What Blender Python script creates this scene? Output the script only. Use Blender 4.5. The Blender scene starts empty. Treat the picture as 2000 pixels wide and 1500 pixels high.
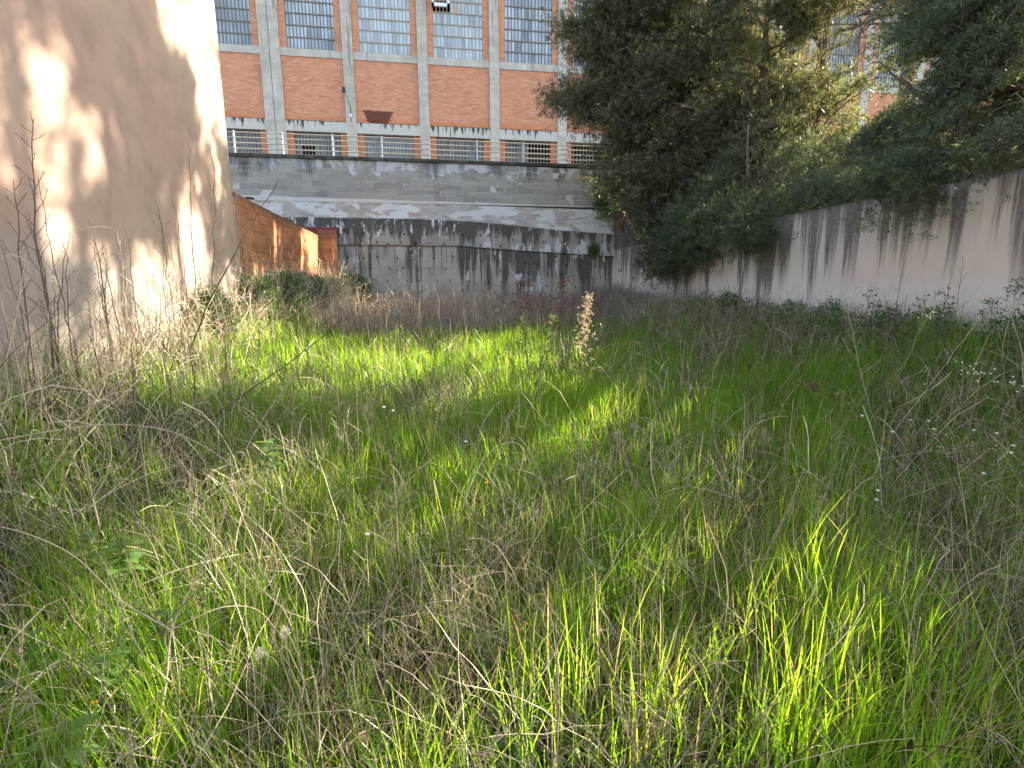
import bpy, math, random
import numpy as np
from mathutils import Matrix, Vector

R = math.radians
random.seed(7)
RNG = np.random.default_rng(11)
S = bpy.context.scene
COL = S.collection

# ------------------------------------------------------------------ camera
F_PX, PITCH, YAW, ROLL, EYE = 1034.0, R(10.37), R(9.67), R(-.33), 1.5
fwd = Vector((math.sin(YAW) * math.cos(PITCH), math.cos(YAW) * math.cos(PITCH), -math.sin(PITCH)))
rt0 = Vector((math.cos(YAW), -math.sin(YAW), 0))
up0 = rt0.cross(fwd)
right = rt0 * math.cos(ROLL) + up0 * math.sin(ROLL)
up = right.cross(fwd)
cam_d = bpy.data.cameras.new('camera')
cam = bpy.data.objects.new('camera', cam_d)
COL.objects.link(cam)
cam_d.sensor_width = 36.0
cam_d.lens = 36.0 * F_PX / 2000.0
cam_d.clip_start = 0.05
cam_d.clip_end = 2000
cam.matrix_world = Matrix(((right.x, up.x, -fwd.x, 0), (right.y, up.y, -fwd.y, 0), (right.z, up.z, -fwd.z, EYE), (0, 0, 0, 1)))
S.camera = cam

# ------------------------------------------------------------------ light
SUN_AZ, SUN_EL = R(15), R(30)          # azimuth measured from +X towards +Y
SUN = np.array([math.cos(SUN_EL) * math.cos(SUN_AZ), math.cos(SUN_EL) * math.sin(SUN_AZ), math.sin(SUN_EL)])
w = bpy.data.worlds.new('World')
S.world = w
w.use_nodes = True
wn = w.node_tree
bg = wn.nodes['Background']
sky = wn.nodes.new('ShaderNodeTexSky')
sky.sky_type = 'NISHITA'
sky.sun_disc = False
sky.sun_elevation = SUN_EL
sky.sun_rotation = R(90) - SUN_AZ
sky.air_density = 0.8
sky.dust_density = 1.3
sky.ozone_density = 0.6
wn.links.new(sky.outputs[0], bg.inputs[0])
bg.inputs[1].default_value = 0.13
sd = bpy.data.lights.new('sun', 'SUN')
sd.energy = 4.4
sd.angle = R(0.55)
sd.color = (1.0, 0.94, 0.87)
so = bpy.data.objects.new('sun', sd)
COL.objects.link(so)
so.rotation_euler = Vector(SUN).to_track_quat('Z', 'Y').to_euler()
so.location = (30, 8, 25)
S.view_settings.view_transform = 'Standard'
S.view_settings.look = 'None'
S.view_settings.exposure = 2.58
S.view_settings.gamma = 1.0
S.view_settings.use_curve_mapping = False
S.view_settings.use_white_balance = True       # the camera's daylight/shade white balance
S.view_settings.white_balance_temperature = 8000
S.view_settings.white_balance_tint = 10
S.cycles.max_bounces = 8
S.cycles.diffuse_bounces = 4
S.cycles.transmission_bounces = 6


def P(px, py, Y):
    """world point seen in direction (px, py) of the 2000 px photograph, on the plane y = Y"""
    d = fwd + right * ((px - 1000) / F_PX) - up * ((py - 750) / F_PX)
    t = Y / d.y
    return Vector((d.x * t, Y, EYE + d.z * t))


def PX(px, py, X):
    d = fwd + right * ((px - 1000) / F_PX) - up * ((py - 750) / F_PX)
    t = X / d.x
    return Vector((X, d.y * t, EYE + d.z * t))


def sstep(a, b, x):
    t = np.clip((np.asarray(x, float) - a) / (b - a), 0, 1)
    return t * t * (3 - 2 * t)


def wob(x, y, f=1.0, s=0.0):
    return (np.sin(x * 2.1 * f + 1.3 + s) * np.cos(y * 1.7 * f - .6 + 2 * s) + .6 * np.sin(x * 4.7 * f - y * 3.9 * f + s)
            + .4 * np.cos(x * 9.1 * f + y * 7.7 * f + 3 * s)) / 2.0


def ground(x, y):
    x = np.asarray(x, float); y = np.asarray(y, float)
    return (.42 * sstep(2, 11, y) + .15 * sstep(11, 16, y) + .30 * sstep(1.0, 2.5, -x) + .34 * sstep(1.5, 2.45, -x) * sstep(1.5, 3.2, y) + .46 * sstep(3.0, 5.7, x) + .14 * sstep(4.2, 5.7, x) * sstep(8, 5, y)
            + .03 * wob(x, y, 1.3))


# ------------------------------------------------------------------ node helper
class NT:
    def __init__(self, name):
        self.m = bpy.data.materials.new(name)
        self.m.use_nodes = True
        self.t = self.m.node_tree
        self.t.nodes.clear()
        self.o = self.t.nodes.new('ShaderNodeOutputMaterial')

    def n(self, kind, **kw):
        nd = self.t.nodes.new(kind)
        for k, v in kw.items():
            setattr(nd, k, v)
        return nd

    def put(self, sock, v):
        if isinstance(v, bpy.types.NodeSocket):
            self.t.links.new(v, sock)
        elif isinstance(v, (tuple, list)):
            sock.default_value = tuple(v) + (1.0,) if len(v) == 3 and sock.type == 'RGBA' else tuple(v)
        else:
            sock.default_value = v

    def pos(self):
        return self.n('ShaderNodeNewGeometry').outputs['Position']

    def sep(self, v):
        s = self.n('ShaderNodeSeparateXYZ'); self.put(s.inputs[0], v); return s.outputs

    def comb(self, x, y, z):
        s = self.n('ShaderNodeCombineXYZ')
        for i, v in enumerate((x, y, z)):
            self.put(s.inputs[i], v)
        return s.outputs[0]

    def scale(self, v, s):
        m = self.n('ShaderNodeVectorMath', operation='MULTIPLY'); self.put(m.inputs[0], v); m.inputs[1].default_value = s
        return m.outputs[0]

    def noise(self, v, scale=1.0, detail=4, rough=.55, dist=0.0):
        s = self.n('ShaderNodeTexNoise'); self.put(s.inputs['Vector'], v)
        s.inputs['Scale'].default_value = scale; s.inputs['Detail'].default_value = detail
        s.inputs['Roughness'].default_value = rough; s.inputs['Distortion'].default_value = dist
        return s.outputs['Fac']

    def op(self, o, a, b=0.0, clamp=False):
        s = self.n('ShaderNodeMath', operation=o); s.use_clamp = clamp
        self.put(s.inputs[0], a); self.put(s.inputs[1], b); return s.outputs[0]

    def add(self, a, b): return self.op('ADD', a, b)
    def mul(self, a, b): return self.op('MULTIPLY', a, b)

    def mapr(self, v, a, b, c=0.0, d=1.0):
        s = self.n('ShaderNodeMapRange', interpolation_type='SMOOTHSTEP')
        self.put(s.inputs[0], v)
        for i, x in enumerate((a, b, c, d)):
            s.inputs[i + 1].default_value = x
        return s.outputs[0]

    def mix(self, f, a, b, mode='MIX'):
        s = self.n('ShaderNodeMix', data_type='RGBA', blend_type=mode)
        self.put(s.inputs[0], f); self.put(s.inputs[6], a); self.put(s.inputs[7], b); return s.outputs[2]

    def rnd(self):
        return self.n('ShaderNodeObjectInfo').outputs['Random']

    def attr(self, name):
        return self.n('ShaderNodeAttribute', attribute_name=name).outputs['Fac']

    def bump(self, h, strength=.3, dist=.01):
        b = self.n('ShaderNodeBump'); b.inputs['Strength'].default_value = strength; b.inputs['Distance'].default_value = dist
        self.put(b.inputs['Height'], h); return b.outputs[0]

    def out(self, color, rough=.9, spec=.2, normal=None, metallic=0.0):
        p = self.n('ShaderNodeBsdfPrincipled')
        self.put(p.inputs['Base Color'], color); self.put(p.inputs['Roughness'], rough)
        p.inputs['Specular IOR Level'].default_value = spec; p.inputs['Metallic'].default_value = metallic
        if normal is not None:
            self.put(p.inputs['Normal'], normal)
        self.t.links.new(p.outputs[0], self.o.inputs[0]); return self.m

    def leaf(self, color, trans, amount=.45, gloss=.05, rough=.4):
        d = self.n('ShaderNodeBsdfDiffuse'); self.put(d.inputs[0], color)
        t = self.n('ShaderNodeBsdfTranslucent'); self.put(t.inputs[0], trans)
        m = self.n('ShaderNodeMixShader'); m.inputs[0].default_value = amount
        self.t.links.new(d.outputs[0], m.inputs[1]); self.t.links.new(t.outputs[0], m.inputs[2])
        g = self.n('ShaderNodeBsdfGlossy'); g.inputs['Roughness'].default_value = rough
        m2 = self.n('ShaderNodeMixShader'); m2.inputs[0].default_value = gloss
        self.t.links.new(m.outputs[0], m2.inputs[1]); self.t.links.new(g.outputs[0], m2.inputs[2])
        self.t.links.new(m2.outputs[0], self.o.inputs[0]); return self.m


M = {}


def flat(name, col, rough=.8, spec=.25, metallic=0.0, var=.25, scale=30.0):
    t = NT(name); p = t.pos()
    f = t.noise(p, scale, 4)
    c = t.mix(f, tuple(x * (1 - var) for x in col), tuple(min(1, x * (1 + var)) for x in col))
    M[name] = t.out(c, rough, spec, t.bump(f, .15, .004), metallic)


# --- left building plaster: pinkish render, grey cement base band
t = NT('left_plaster'); p = t.pos(); x, y, z = t.sep(p)
big = t.noise(p, .45, 3); fine = t.noise(p, 28, 5, .7); mid = t.noise(p, 2.6, 5, .65)
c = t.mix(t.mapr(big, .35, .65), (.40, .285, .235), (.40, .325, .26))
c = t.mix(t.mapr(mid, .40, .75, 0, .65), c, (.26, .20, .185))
band = t.mapr(t.add(z, t.mul(t.add(mid, t.mul(big, .6)), .55)), 2.05, 2.42, 1, 0)
c = t.mix(t.mul(band, .85), c, t.mix(mid, (.27, .25, .225), (.38, .35, .315)))
c = t.mix(t.mapr(fine, .35, .75, 0, .14), c, (.3, .22, .19))
drip = t.noise(t.scale(p, (3.0, 5.0, .35)), 1.2, 4)
c = t.mix(t.mapr(drip, .56, .75, 0, .22), c, (.34, .27, .24))
crk = t.noise(t.add(p, 0) if False else t.scale(p, (1, 1, .8)), 2.2, 6, .6, 1.2)
crack = t.mapr(t.op('ABSOLUTE', t.add(crk, -.5)), 0, .005, 1, 0)
c = t.mix(t.mul(crack, t.mul(t.mapr(y, 6.8, 8.4), t.mapr(z, 3.2, 5, 0, .55))), c, (.2, .15, .12))
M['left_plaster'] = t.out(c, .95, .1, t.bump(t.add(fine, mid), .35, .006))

# --- right wall: pink plaster under dark run-off streaks
t = NT('streaked_plaster'); p = t.pos(); x, y, z = t.sep(p)
mid = t.noise(p, 2.2, 5, .65); fine = t.noise(p, 24, 5, .7); low = t.noise(p, .35, 2)
c = t.mix(t.mapr(low, .35, .65), (.66, .545, .475), (.62, .55, .47))
c = t.mix(t.mapr(t.add(z, t.mul(mid, .5)), 1.45, 1.95, .75, 0), c, (.70, .66, .63))
c = t.mix(t.mapr(mid, .45, .75, 0, .4), c, (.58, .47, .42))
sv = t.scale(p, (4.2, 4.2, .22))
s1 = t.noise(sv, 1.0, 6, .62); s2 = t.noise(t.scale(p, (11, 11, .3)), 1.0, 4, .6); s3 = t.noise(t.scale(p, (1.1, 1.1, .1)), 1.0, 3)
st = t.add(t.mul(t.mapr(s1, .32, .68), .5), t.add(t.mul(t.mapr(s2, .3, .7), .22), t.mul(t.mapr(s3, .36, .64), .34)))
hz = t.add(t.mapr(z, .9, 2.7, -.28, .40), t.mapr(y, 5.2, 8.2, .05, 0.13))
haze = t.mul(t.mapr(t.add(t.mul(st, .5), hz), .22, .85), .55)
dark = t.op('MAXIMUM', t.mapr(t.add(st, hz), .54, .98), haze)
dark = t.mul(dark, t.mapr(fine, .2, .65, .72, 1))
c = t.mix(t.mul(dark, .9), c, (.085, .076, .07))
c = t.mix(t.mul(t.mapr(t.noise(t.scale(p, (7, 7, .22)), 1.0, 4, .6), .60, .70, 0, .8), t.mul(t.mapr(z, 1.3, 2.0), t.mapr(z, 2.45, 2.62, 1, 0))), c, (.60, .54, .44))
c = t.mix(t.mapr(t.add(z, t.mul(mid, .12)), 2.60, 2.70, 0, .8), c, (.07, .065, .055))
M['streaked_plaster'] = t.out(c, .95, .1, t.bump(t.add(fine, mid), .4, .008))


def concrete(name, base, dark_amt, white_amt, zt, zb, dcol=(.055, .053, .048), wcol=(.66, .65, .68), xgrad=None, g0=-.12, g1=.2, wz=0.0, soft=.24):
    t = NT(name); p = t.pos(); x, y, z = t.sep(p)
    mid = t.noise(p, 2.4, 6, .65); fine = t.noise(p, 22, 5, .7)
    c = t.mix(t.mapr(mid, .3, .7), tuple(v * .82 for v in base), tuple(v * 1.15 for v in base))
    board = t.noise(t.scale(p, (.25, .25, 7.0)), 1.0, 2)
    c = t.mix(t.mapr(board, .4, .7, 0, .25), c, tuple(v * .7 for v in base))
    s1 = t.noise(t.scale(p, (3.4, 3.4, .3)), 1.0, 6, .62); s2 = t.noise(t.scale(p, (9, 9, .5)), 1.0, 4)
    st = t.add(t.add(t.mul(t.mapr(s1, .32, .68), .62), t.mul(t.mapr(s2, .32, .68), .38)), t.mapr(z, zb, zt, g0, g1))
    if xgrad:
        st = t.add(st, t.mapr(x, xgrad[0], xgrad[1], 0, xgrad[2]))
    d = t.mapr(st, .62 - dark_amt, .62 + soft - dark_amt)
    d = t.mul(d, t.mapr(fine, .25, .6, .7, 1))
    c = t.mix(t.mul(d, .9), c, dcol)
    wn_ = t.noise(t.scale(p, (2.3, 2.3, 1.1)), 1.3, 7, .72, .4)
    ws = t.noise(t.scale(p, (6, 6, .5)), 1.0, 3)
    wm = t.mapr(t.add(t.mapr(z, zb, zb + .28, wz, 0), t.add(t.mul(t.mapr(wn_, .3, .7), .65), t.mul(t.mapr(ws, .3, .7), .35))), .74 - white_amt, .86 - white_amt)
    c = t.mix(t.mul(wm, .85), c, wcol)
    M[name] = t.out(c, .95, .1, t.bump(t.add(mid, fine), .45, .01))


concrete('dark_concrete', (.36, .335, .30), .27, .08, 3.38, 2.62, g0=-.14, g1=.52, wz=.16, soft=.42)
concrete('grey_concrete', (.44, .41, .35), .03, .04, 2.7, 1.0, xgrad=(.2, 3.0, .30), g0=-.14, g1=.30, soft=.42)
concrete('pilaster_concrete', (.45, .44, .405), -.24, -.14, 14, 5, dcol=(.20, .195, .18), wcol=(.6, .6, .58))
concrete('coping_concrete', (.10, .098, .09), .05, -.2, 5, 4.8)

# --- white efflorescent render band
t = NT('peeling_render'); p = t.pos(); x, y, z = t.sep(p)
q = t.scale(p, (1.0, 1.0, 2.6)); n1 = t.noise(q, 1.1, 7, .62, .5); n2 = t.noise(q, 3.0, 6, .6); fine = t.noise(p, 26, 5, .7)
c = t.mix(t.mapr(n2, .35, .65), (.37, .335, .285), (.48, .45, .40))
c = t.mix(t.mapr(n1, .50, .57, 0, .8), c, (.72, .73, .76))
c = t.mix(t.mapr(t.noise(q, 1.9, 6, .7, .8), .50, .53, 0, .35), c, (.55, .56, .58))
edge = t.mapr(t.op('ABSOLUTE', t.add(n1, -.53)), 0, .02, .7, 0)
c = t.mix(edge, c, (.80, .78, .76))
c = t.mix(t.mapr(fine, .5, .8, 0, .4), c, (.33, .30, .27))
M['peeling_render'] = t.out(c, .95, .1, t.bump(t.add(n1, fine), .5, .012))

# --- concrete blocks
t = NT('concrete_block'); p = t.pos(); x, y, z = t.sep(p); r = t.rnd()
fine = t.noise(p, 30, 5, .75); mid = t.noise(p, 1.6, 6, .65, .4)
c = t.mix(r, (.29, .275, .25), (.385, .367, .335))
c = t.mix(t.mapr(mid, .52, .72, 0, .5), c, (.17, .16, .15))
wt = t.add(t.noise(p, 1.5, 7, .65, .6), t.mapr(z, 4.3, 4.95, -.12, .10))
c = t.mix(t.mapr(wt, .54, .60, 0, .75), c, (.62, .62, .66))
dr = t.add(t.noise(t.scale(p, (2.6, 2.6, .35)), 1, 5, .6), t.mapr(z, 4.0, 5.0, -.08, .16))
c = t.mix(t.mapr(dr, .60, .78, 0, .75), c, (.05, .048, .045))
c = t.mix(t.mapr(fine, .5, .8, 0, .4), c, (.2, .19, .18))
M['concrete_block'] = t.out(c, .95, .1, t.bump(fine, .5, .006))
flat('mortar', (.42, .40, .37), .95, .1)
flat('block_mortar', (.58, .56, .53), .95, .1)

# --- hollow clay bricks
t = NT('hollow_brick'); p = t.pos(); x, y, z = t.sep(p); r = t.rnd()
fine = t.noise(p, 30, 5, .7); mid = t.noise(p, 3, 5, .6)
c = t.mix(r, (.32, .125, .06), (.46, .205, .10))
c = t.mix(t.mapr(mid, .5, .75, 0, .5), c, (.30, .10, .05))
rib = t.op('SINE', t.mul(z, 210.0))
c = t.mix(t.mapr(t.add(t.noise(p, 1.6, 5, .7), t.mapr(z, .6, 1.6, .16, 0)), .62, .70, 0, .7), c, (.5, .46, .40))
c = t.mix(t.mapr(fine, .55, .8, 0, .5), c, (.2, .09, .05))
c = t.mix(t.mapr(t.add(z, t.mul(mid, .12)), 2.76, 2.9, 0, .6), c, (.09, .06, .05))
M['hollow_brick'] = t.out(c, .92, .15, t.bump(t.add(t.mul(rib, .3), fine), .5, .004))

# --- factory brickwork: courses a pixel high, so a texture with relief
t = NT('factory_brick'); p = t.pos(); x, y, z = t.sep(p)
bt = t.n('ShaderNodeTexBrick')
t.put(bt.inputs['Vector'], t.comb(t.add(x, y), z, 0.0))
bt.inputs['Color1'].default_value = (.48, .215, .135, 1); bt.inputs['Color2'].default_value = (.66, .32, .21, 1)
bt.inputs['Mortar'].default_value = (.46, .27, .18, 1); bt.inputs['Scale'].default_value = 1.0
bt.inputs['Mortar Size'].default_value = .007; bt.inputs['Brick Width'].default_value = .25; bt.inputs['Row Height'].default_value = .068
bt.inputs['Bias'].default_value = -.1
mid = t.noise(t.scale(p, (1, 1, 5)), 1.3, 6, .7); spk = t.noise(t.scale(p, (3.5, 3.5, 14)), 1.0, 4, .6); low = t.noise(p, .5, 3)
c = t.mix(t.mapr(mid, .45, .75, 0, .4), bt.outputs[0], (.40, .125, .055))
c = t.mix(t.mapr(spk, .60, .70, 0, .75), c, (.72, .46, .35)); c = t.mix(t.mapr(t.noise(t.scale(p, (4, 4, 15)), 1.0, 3, .6), .60, .70, 0, .6), c, (.28, .085, .045))
c = t.mix(t.mapr(low, .4, .65, 0, .4), c, (.62, .29, .19))
c = t.mix(t.mapr(z, 8.13, 8.5, .45, 0), c, (.52, .15, .04))
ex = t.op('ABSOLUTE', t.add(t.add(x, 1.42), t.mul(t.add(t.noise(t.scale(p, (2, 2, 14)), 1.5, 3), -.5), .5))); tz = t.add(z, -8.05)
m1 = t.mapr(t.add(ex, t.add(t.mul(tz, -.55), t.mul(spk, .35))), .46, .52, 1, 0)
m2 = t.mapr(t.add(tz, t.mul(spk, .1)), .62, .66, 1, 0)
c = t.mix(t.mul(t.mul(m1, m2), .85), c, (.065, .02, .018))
M['factory_brick'] = t.out(c, .9, .15, t.bump(bt.outputs['Fac'], -.5, .008))

# --- factory ledge beam: pale paint with black drips from the top edge
t = NT('stained_beam'); p = t.pos(); x, y, z = t.sep(p)
fine = t.noise(p, 12, 5, .7)
dr = t.add(t.mapr(t.noise(t.scale(p, (8.5, 8.5, .9)), 1, 5, .65), .25, .75), t.add(t.mapr(z, 7.73, 8.15, -.20, .16), t.mul(t.mapr(t.noise(p, .7, 2), .35, .65), .24)))
c = t.mix(fine, (.40, .405, .38), (.55, .55, .52))
c = t.mix(t.mapr(dr, .79, .93, 0, .9), c, (.03, .029, .026))
M['stained_beam'] = t.out(c, .9, .15, t.bump(fine, .3, .006))

# --- glass: each pane its own depth of blue
t = NT('blue_pane'); p = t.pos(); r = t.rnd()
cur = t.noise(t.scale(p, (6.5, 2, .5)), 1.5, 4, .6); blk = t.noise(t.scale(p, (.5, .5, .35)), 1.0, 2)
f = t.add(t.mul(r, .30), t.add(t.mul(cur, .42), t.mul(blk, 1.0)))
c = t.mix(t.mapr(f, .42, 1.05), (.09, .13, .18), (.55, .71, .86))
M['blue_pane'] = t.out(c, .18, .55)
t = NT('grey_pane'); p = t.pos(); n_ = t.noise(t.scale(p, (4, 2, .8)), 1.3, 4); r = t.rnd()
M['grey_pane'] = t.out(t.mix(t.mapr(t.add(n_, t.mul(r, .2)), .4, .8), (.035, .042, .05), (.15, .175, .20)), .2, .5)
flat('window_bar', (.19, .175, .155), .7)
flat('pale_bar', (.36, .33, .27), .7)
flat('white_frame', (.72, .75, .80), .5)
flat('room_shade', (.012, .011, .010), .95, .05)
flat('rail_metal', (.36, .33, .28), .55, .4)
flat('post_metal', (.55, .58, .64), .5, .4)
flat('dark_metal', (.03, .03, .03), .5, .4)
flat('grey_metal', (.45, .45, .46), .45, .5)
flat('maroon_metal', (.17, .022, .035), .45, .4)
flat('corrugated_sheet', (.34, .37, .38), .5, .4)
flat('hole_shade', (.012, .011, .010), .95, .05)
flat('roof_tile', (.36, .14, .08), .9)
flat('orange_patch', (.7, .42, .28), .9)
flat('pavement', (.20, .19, .18), .95, .1, scale=4)
flat('tar_plastic', (.022, .022, .026), .5, .4)
flat('field_stone', (.30, .29, .30), .95, .1, scale=14)
t = NT('snail_shell'); p = t.pos(); M['snail_shell'] = t.out(t.mix(t.noise(p, 60, 4), (.30, .16, .09), (.68, .52, .38)), .45, .4)

# --- soil
t = NT('soil'); p = t.pos()
n1 = t.noise(p, 5, 6, .7); n2 = t.noise(p, 45, 5, .7)
c = t.mix(n1, (.032, .025, .017), (.075, .06, .04)); c = t.mix(t.mapr(n2, .5, .8, 0, .5), c, (.13, .105, .07))
c = t.mix(t.mapr(t.noise(p, 2.2, 4), .5, .7, 0, .5), c, (.06, .085, .025))
M['soil'] = t.out(c, 1.0, .05, t.bump(n2, .8, .02))

# --- vegetation
t = NT('grass_blade'); a = t.attr('tint'); b = t.attr('along'); k = t.attr('patch')
c = t.mix(t.mapr(a, 0, 1), (.058, .185, .020), (.135, .255, .030))
c = t.mix(t.mul(k, .6), c, (.045, .20, .02))
c = t.mix(t.mapr(a, .84, .92), c, (.34, .28, .13))
c = t.mix(t.mul(t.mapr(b, .75, 1.0), t.mapr(a, .5, .8, 0, .6)), c, (.30, .30, .12))
tr = t.mix(t.mapr(a, 0, 1), (.24, .56, .03), (.56, .72, .06))
tr = t.mix(t.mapr(a, .84, .92), tr, (.5, .4, .15))
M['grass_blade'] = t.leaf(c, tr, .58, .035, .35)
t = NT('dry_stem'); a = t.attr('tint'); b = t.attr('along')
c = t.mix(t.mapr(a, 0, .5), (.075, .06, .046), (.33, .275, .205)); c = t.mix(t.mapr(a, .42, .85), c, (.72, .63, .48))
M['dry_stem'] = t.leaf(c, c, .15, .02, .5)
t = NT('scrub_stem'); a = t.attr('tint')
c = t.mix(t.mapr(a, 0, .55), (.19, .145, .11), (.40, .32, .24)); c = t.mix(t.mapr(a, .55, 1), c, (.68, .58, .42))
M['scrub_stem'] = t.leaf(c, c, .15, .02, .5)
t = NT('stalk_brown'); p = t.pos(); n_ = t.noise(p, 20, 3)
M['stalk_brown'] = t.out(t.mix(n_, (.075, .058, .046), (.19, .15, .115)), .85, .15)
t = NT('stalk_pale'); p = t.pos(); n_ = t.noise(p, 20, 3)
M['stalk_pale'] = t.out(t.mix(n_, (.24, .195, .14), (.50, .43, .33)), .85, .15)
t = NT('stalk_green'); p = t.pos(); n_ = t.noise(p, 20, 3)
M['stalk_green'] = t.out(t.mix(n_, (.10, .15, .03), (.20, .27, .06)), .7, .2)
t = NT('stalk_rust'); p = t.pos(); n_ = t.noise(p, 20, 3)
M['stalk_rust'] = t.out(t.mix(n_, (.22, .09, .03), (.36, .17, .06)), .8, .2)
flat('red_seed', (.13, .055, .042), .9, .1, var=.5)
flat('white_flower', (.80, .78, .70), .8, .1, var=.1)
flat('orange_flower', (.70, .25, .02), .7, .1)
flat('yellow_flower', (.65, .48, .08), .7, .1)
flat('fluff', (.62, .58, .46), .9, .05)
t = NT('papery_seed'); p = t.pos(); n_ = t.noise(p, 40, 2)
c = t.mix(n_, (.34, .24, .14), (.66, .54, .37)); M['papery_seed'] = t.leaf(c, c, .35, .02)


def leafmat(name, c0, c1, t0, t1, amount=.4, gloss=.05):
    t = NT(name); a = t.attr('tint')
    M[name] = t.leaf(t.mix(a, c0, c1), t.mix(a, t0, t1), amount, gloss)


leafmat('weed_leaf', (.045, .12, .025), (.10, .20, .05), (.14, .34, .03), (.26, .45, .05))
leafmat('bush_leaf', (.04, .085, .03), (.105, .19, .055), (.08, .2, .03), (.18, .34, .06), .35)
leafmat('cypress_leaf', (.034, .042, .026), (.135, .142, .075), (.09, .105, .035), (.30, .32, .09), .36, .05)
leafmat('pine_leaf', (.065, .080, .045), (.16, .18, .085), (.15, .18, .05), (.34, .37, .12), .40, .06)
leafmat('juniper_leaf', (.036, .054, .034), (.115, .142, .082), (.08, .13, .04), (.26, .32, .10), .36, .04)
leafmat('dead_leaf', (.13, .085, .055), (.26, .18, .11), (.1, .06, .03), (.2, .13, .06), .25, .02)
t = NT('bark'); p = t.pos(); n_ = t.noise(t.scale(p, (14, 14, 3)), 1, 6, .7)
M['bark'] = t.out(t.mix(n_, (.075, .055, .042), (.24, .185, .145)), .95, .1, t.bump(n_, .7, .02))


# ------------------------------------------------------------------ mesh helpers
def tag(o, label=None, cat=None, group=None, kind=None):
    if label: o['label'] = label
    if cat: o['category'] = cat
    if group: o['group'] = group
    if kind: o['kind'] = kind
    return o


def link(name, me, parent=None, loc=None):
    o = bpy.data.objects.new(name, me)
    COL.objects.link(o)
    if parent is not None: o.parent = parent
    if loc is not None: o.location = loc
    return o


def empty(name, loc=(0, 0, 0)):
    o = bpy.data.objects.new(name, None); COL.objects.link(o); o.location = loc; o.empty_display_size = .1
    return o


class MB:
    def __init__(self, origin=(0, 0, 0)):
        self.v, self.f, self.o = [], [], Vector(origin)

    def box(self, a, b):
        x0, y0, z0 = a; x1, y1, z1 = b; n = len(self.v)
        self.v += [(x0, y0, z0), (x1, y0, z0), (x1, y1, z0), (x0, y1, z0), (x0, y0, z1), (x1, y0, z1), (x1, y1, z1), (x0, y1, z1)]
        self.f += [tuple(n + i for i in q) for q in ((3, 2, 1, 0), (4, 5, 6, 7), (0, 1, 5, 4), (1, 2, 6, 5), (2, 3, 7, 6), (3, 0, 4, 7))]
        return self

    def prism(self, poly, axis, a, b):
        """polygon of two coordinates extruded along axis from a to b"""
        n = len(self.v); k = len(poly)
        for c in (a, b):
            for u, v in poly:
                q = [u, v]; q.insert(axis, c); self.v.append(tuple(q))
        self.f.append(tuple(n + i for i in range(k))[::-1]); self.f.append(tuple(n + k + i for i in range(k)))
        for i in range(k):
            j = (i + 1) % k; self.f.append((n + i, n + j, n + k + j, n + k + i))
        return self

    def tube(self, pts, rad, sides=6, cap=True):
        pts = [Vector(p) for p in pts]; n = len(self.v)
        if not isinstance(rad, (list, tuple, np.ndarray)): rad = [rad] * len(pts)
        ref = None
        for i, p in enumerate(pts):
            d = (pts[min(i + 1, len(pts) - 1)] - pts[max(i - 1, 0)]).normalized()
            if ref is None: ref = d.orthogonal()
            u = (ref - d * ref.dot(d)).normalized(); ref = u; v = d.cross(u)
            for k in range(sides):
                a = 2 * math.pi * k / sides
                self.v.append(tuple(p + (u * math.cos(a) + v * math.sin(a)) * rad[i]))
        for i in range(len(pts) - 1):
            for k in range(sides):
                a = n + i * sides + k; b = n + i * sides + (k + 1) % sides
                self.f.append((a, b, b + sides, a + sides))
        if cap:
            self.f.append(tuple(n + k for k in range(sides))[::-1])
            self.f.append(tuple(n + (len(pts) - 1) * sides + k for k in range(sides)))
        return self

    def mesh(self, name, mat):
        me = bpy.data.meshes.new(name); o = self.o
        me.from_pydata([(a - o.x, b - o.y, c - o.z) for a, b, c in self.v], [], self.f)
        if mat: me.materials.append(M[mat] if isinstance(mat, str) else mat)
        return me

    def build(self, name, mat, parent=None, loc=None):
        return link(name, self.mesh(name, mat), parent, loc)


def bevel_box_mesh(name, sx, sy, sz, b, mat):
    """box centred on the origin with its front (-Y) edges chamfered"""
    m = MB(); hx, hy, hz = sx / 2, sy / 2, sz / 2
    m.v = [(-hx + b, -hy, -hz + b), (hx - b, -hy, -hz + b), (hx - b, -hy, hz - b), (-hx + b, -hy, hz - b),
           (-hx, -hy + b, -hz), (hx, -hy + b, -hz), (hx, -hy + b, hz), (-hx, -hy + b, hz),
           (-hx, hy, -hz), (hx, hy, -hz), (hx, hy, hz), (-hx, hy, hz)]
    m.f = [(0, 1, 2, 3), (4, 5, 1, 0), (5, 6, 2, 1), (6, 7, 3, 2), (7, 4, 0, 3), (8, 9, 5, 4), (9, 10, 6, 5), (10, 11, 7, 6), (11, 8, 4, 7), (11, 10, 9, 8)]
    return m.mesh(name, mat)


def npmesh(name, V, Fq, mat, attrs=None, smooth=False):
    V = np.ascontiguousarray(V, np.float32).reshape(-1, 3); Fq = np.ascontiguousarray(Fq, np.int32)
    k = Fq.shape[1]
    me = bpy.data.meshes.new(name)
    me.vertices.add(len(V)); me.vertices.foreach_set('co', V.ravel())
    me.loops.add(Fq.size); me.loops.foreach_set('vertex_index', Fq.ravel())
    me.polygons.add(len(Fq)); me.polygons.foreach_set('loop_start', np.arange(0, Fq.size, k, dtype=np.int32))
    me.update(calc_edges=True)
    for an, av in (attrs or {}).items():
        a = me.attributes.new(an, 'FLOAT', 'POINT'); a.data.foreach_set('value', np.ascontiguousarray(av, np.float32).ravel())
    if smooth: me.polygons.foreach_set('use_smooth', np.ones(len(Fq), bool))
    me.materials.append(M[mat])
    return me


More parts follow.
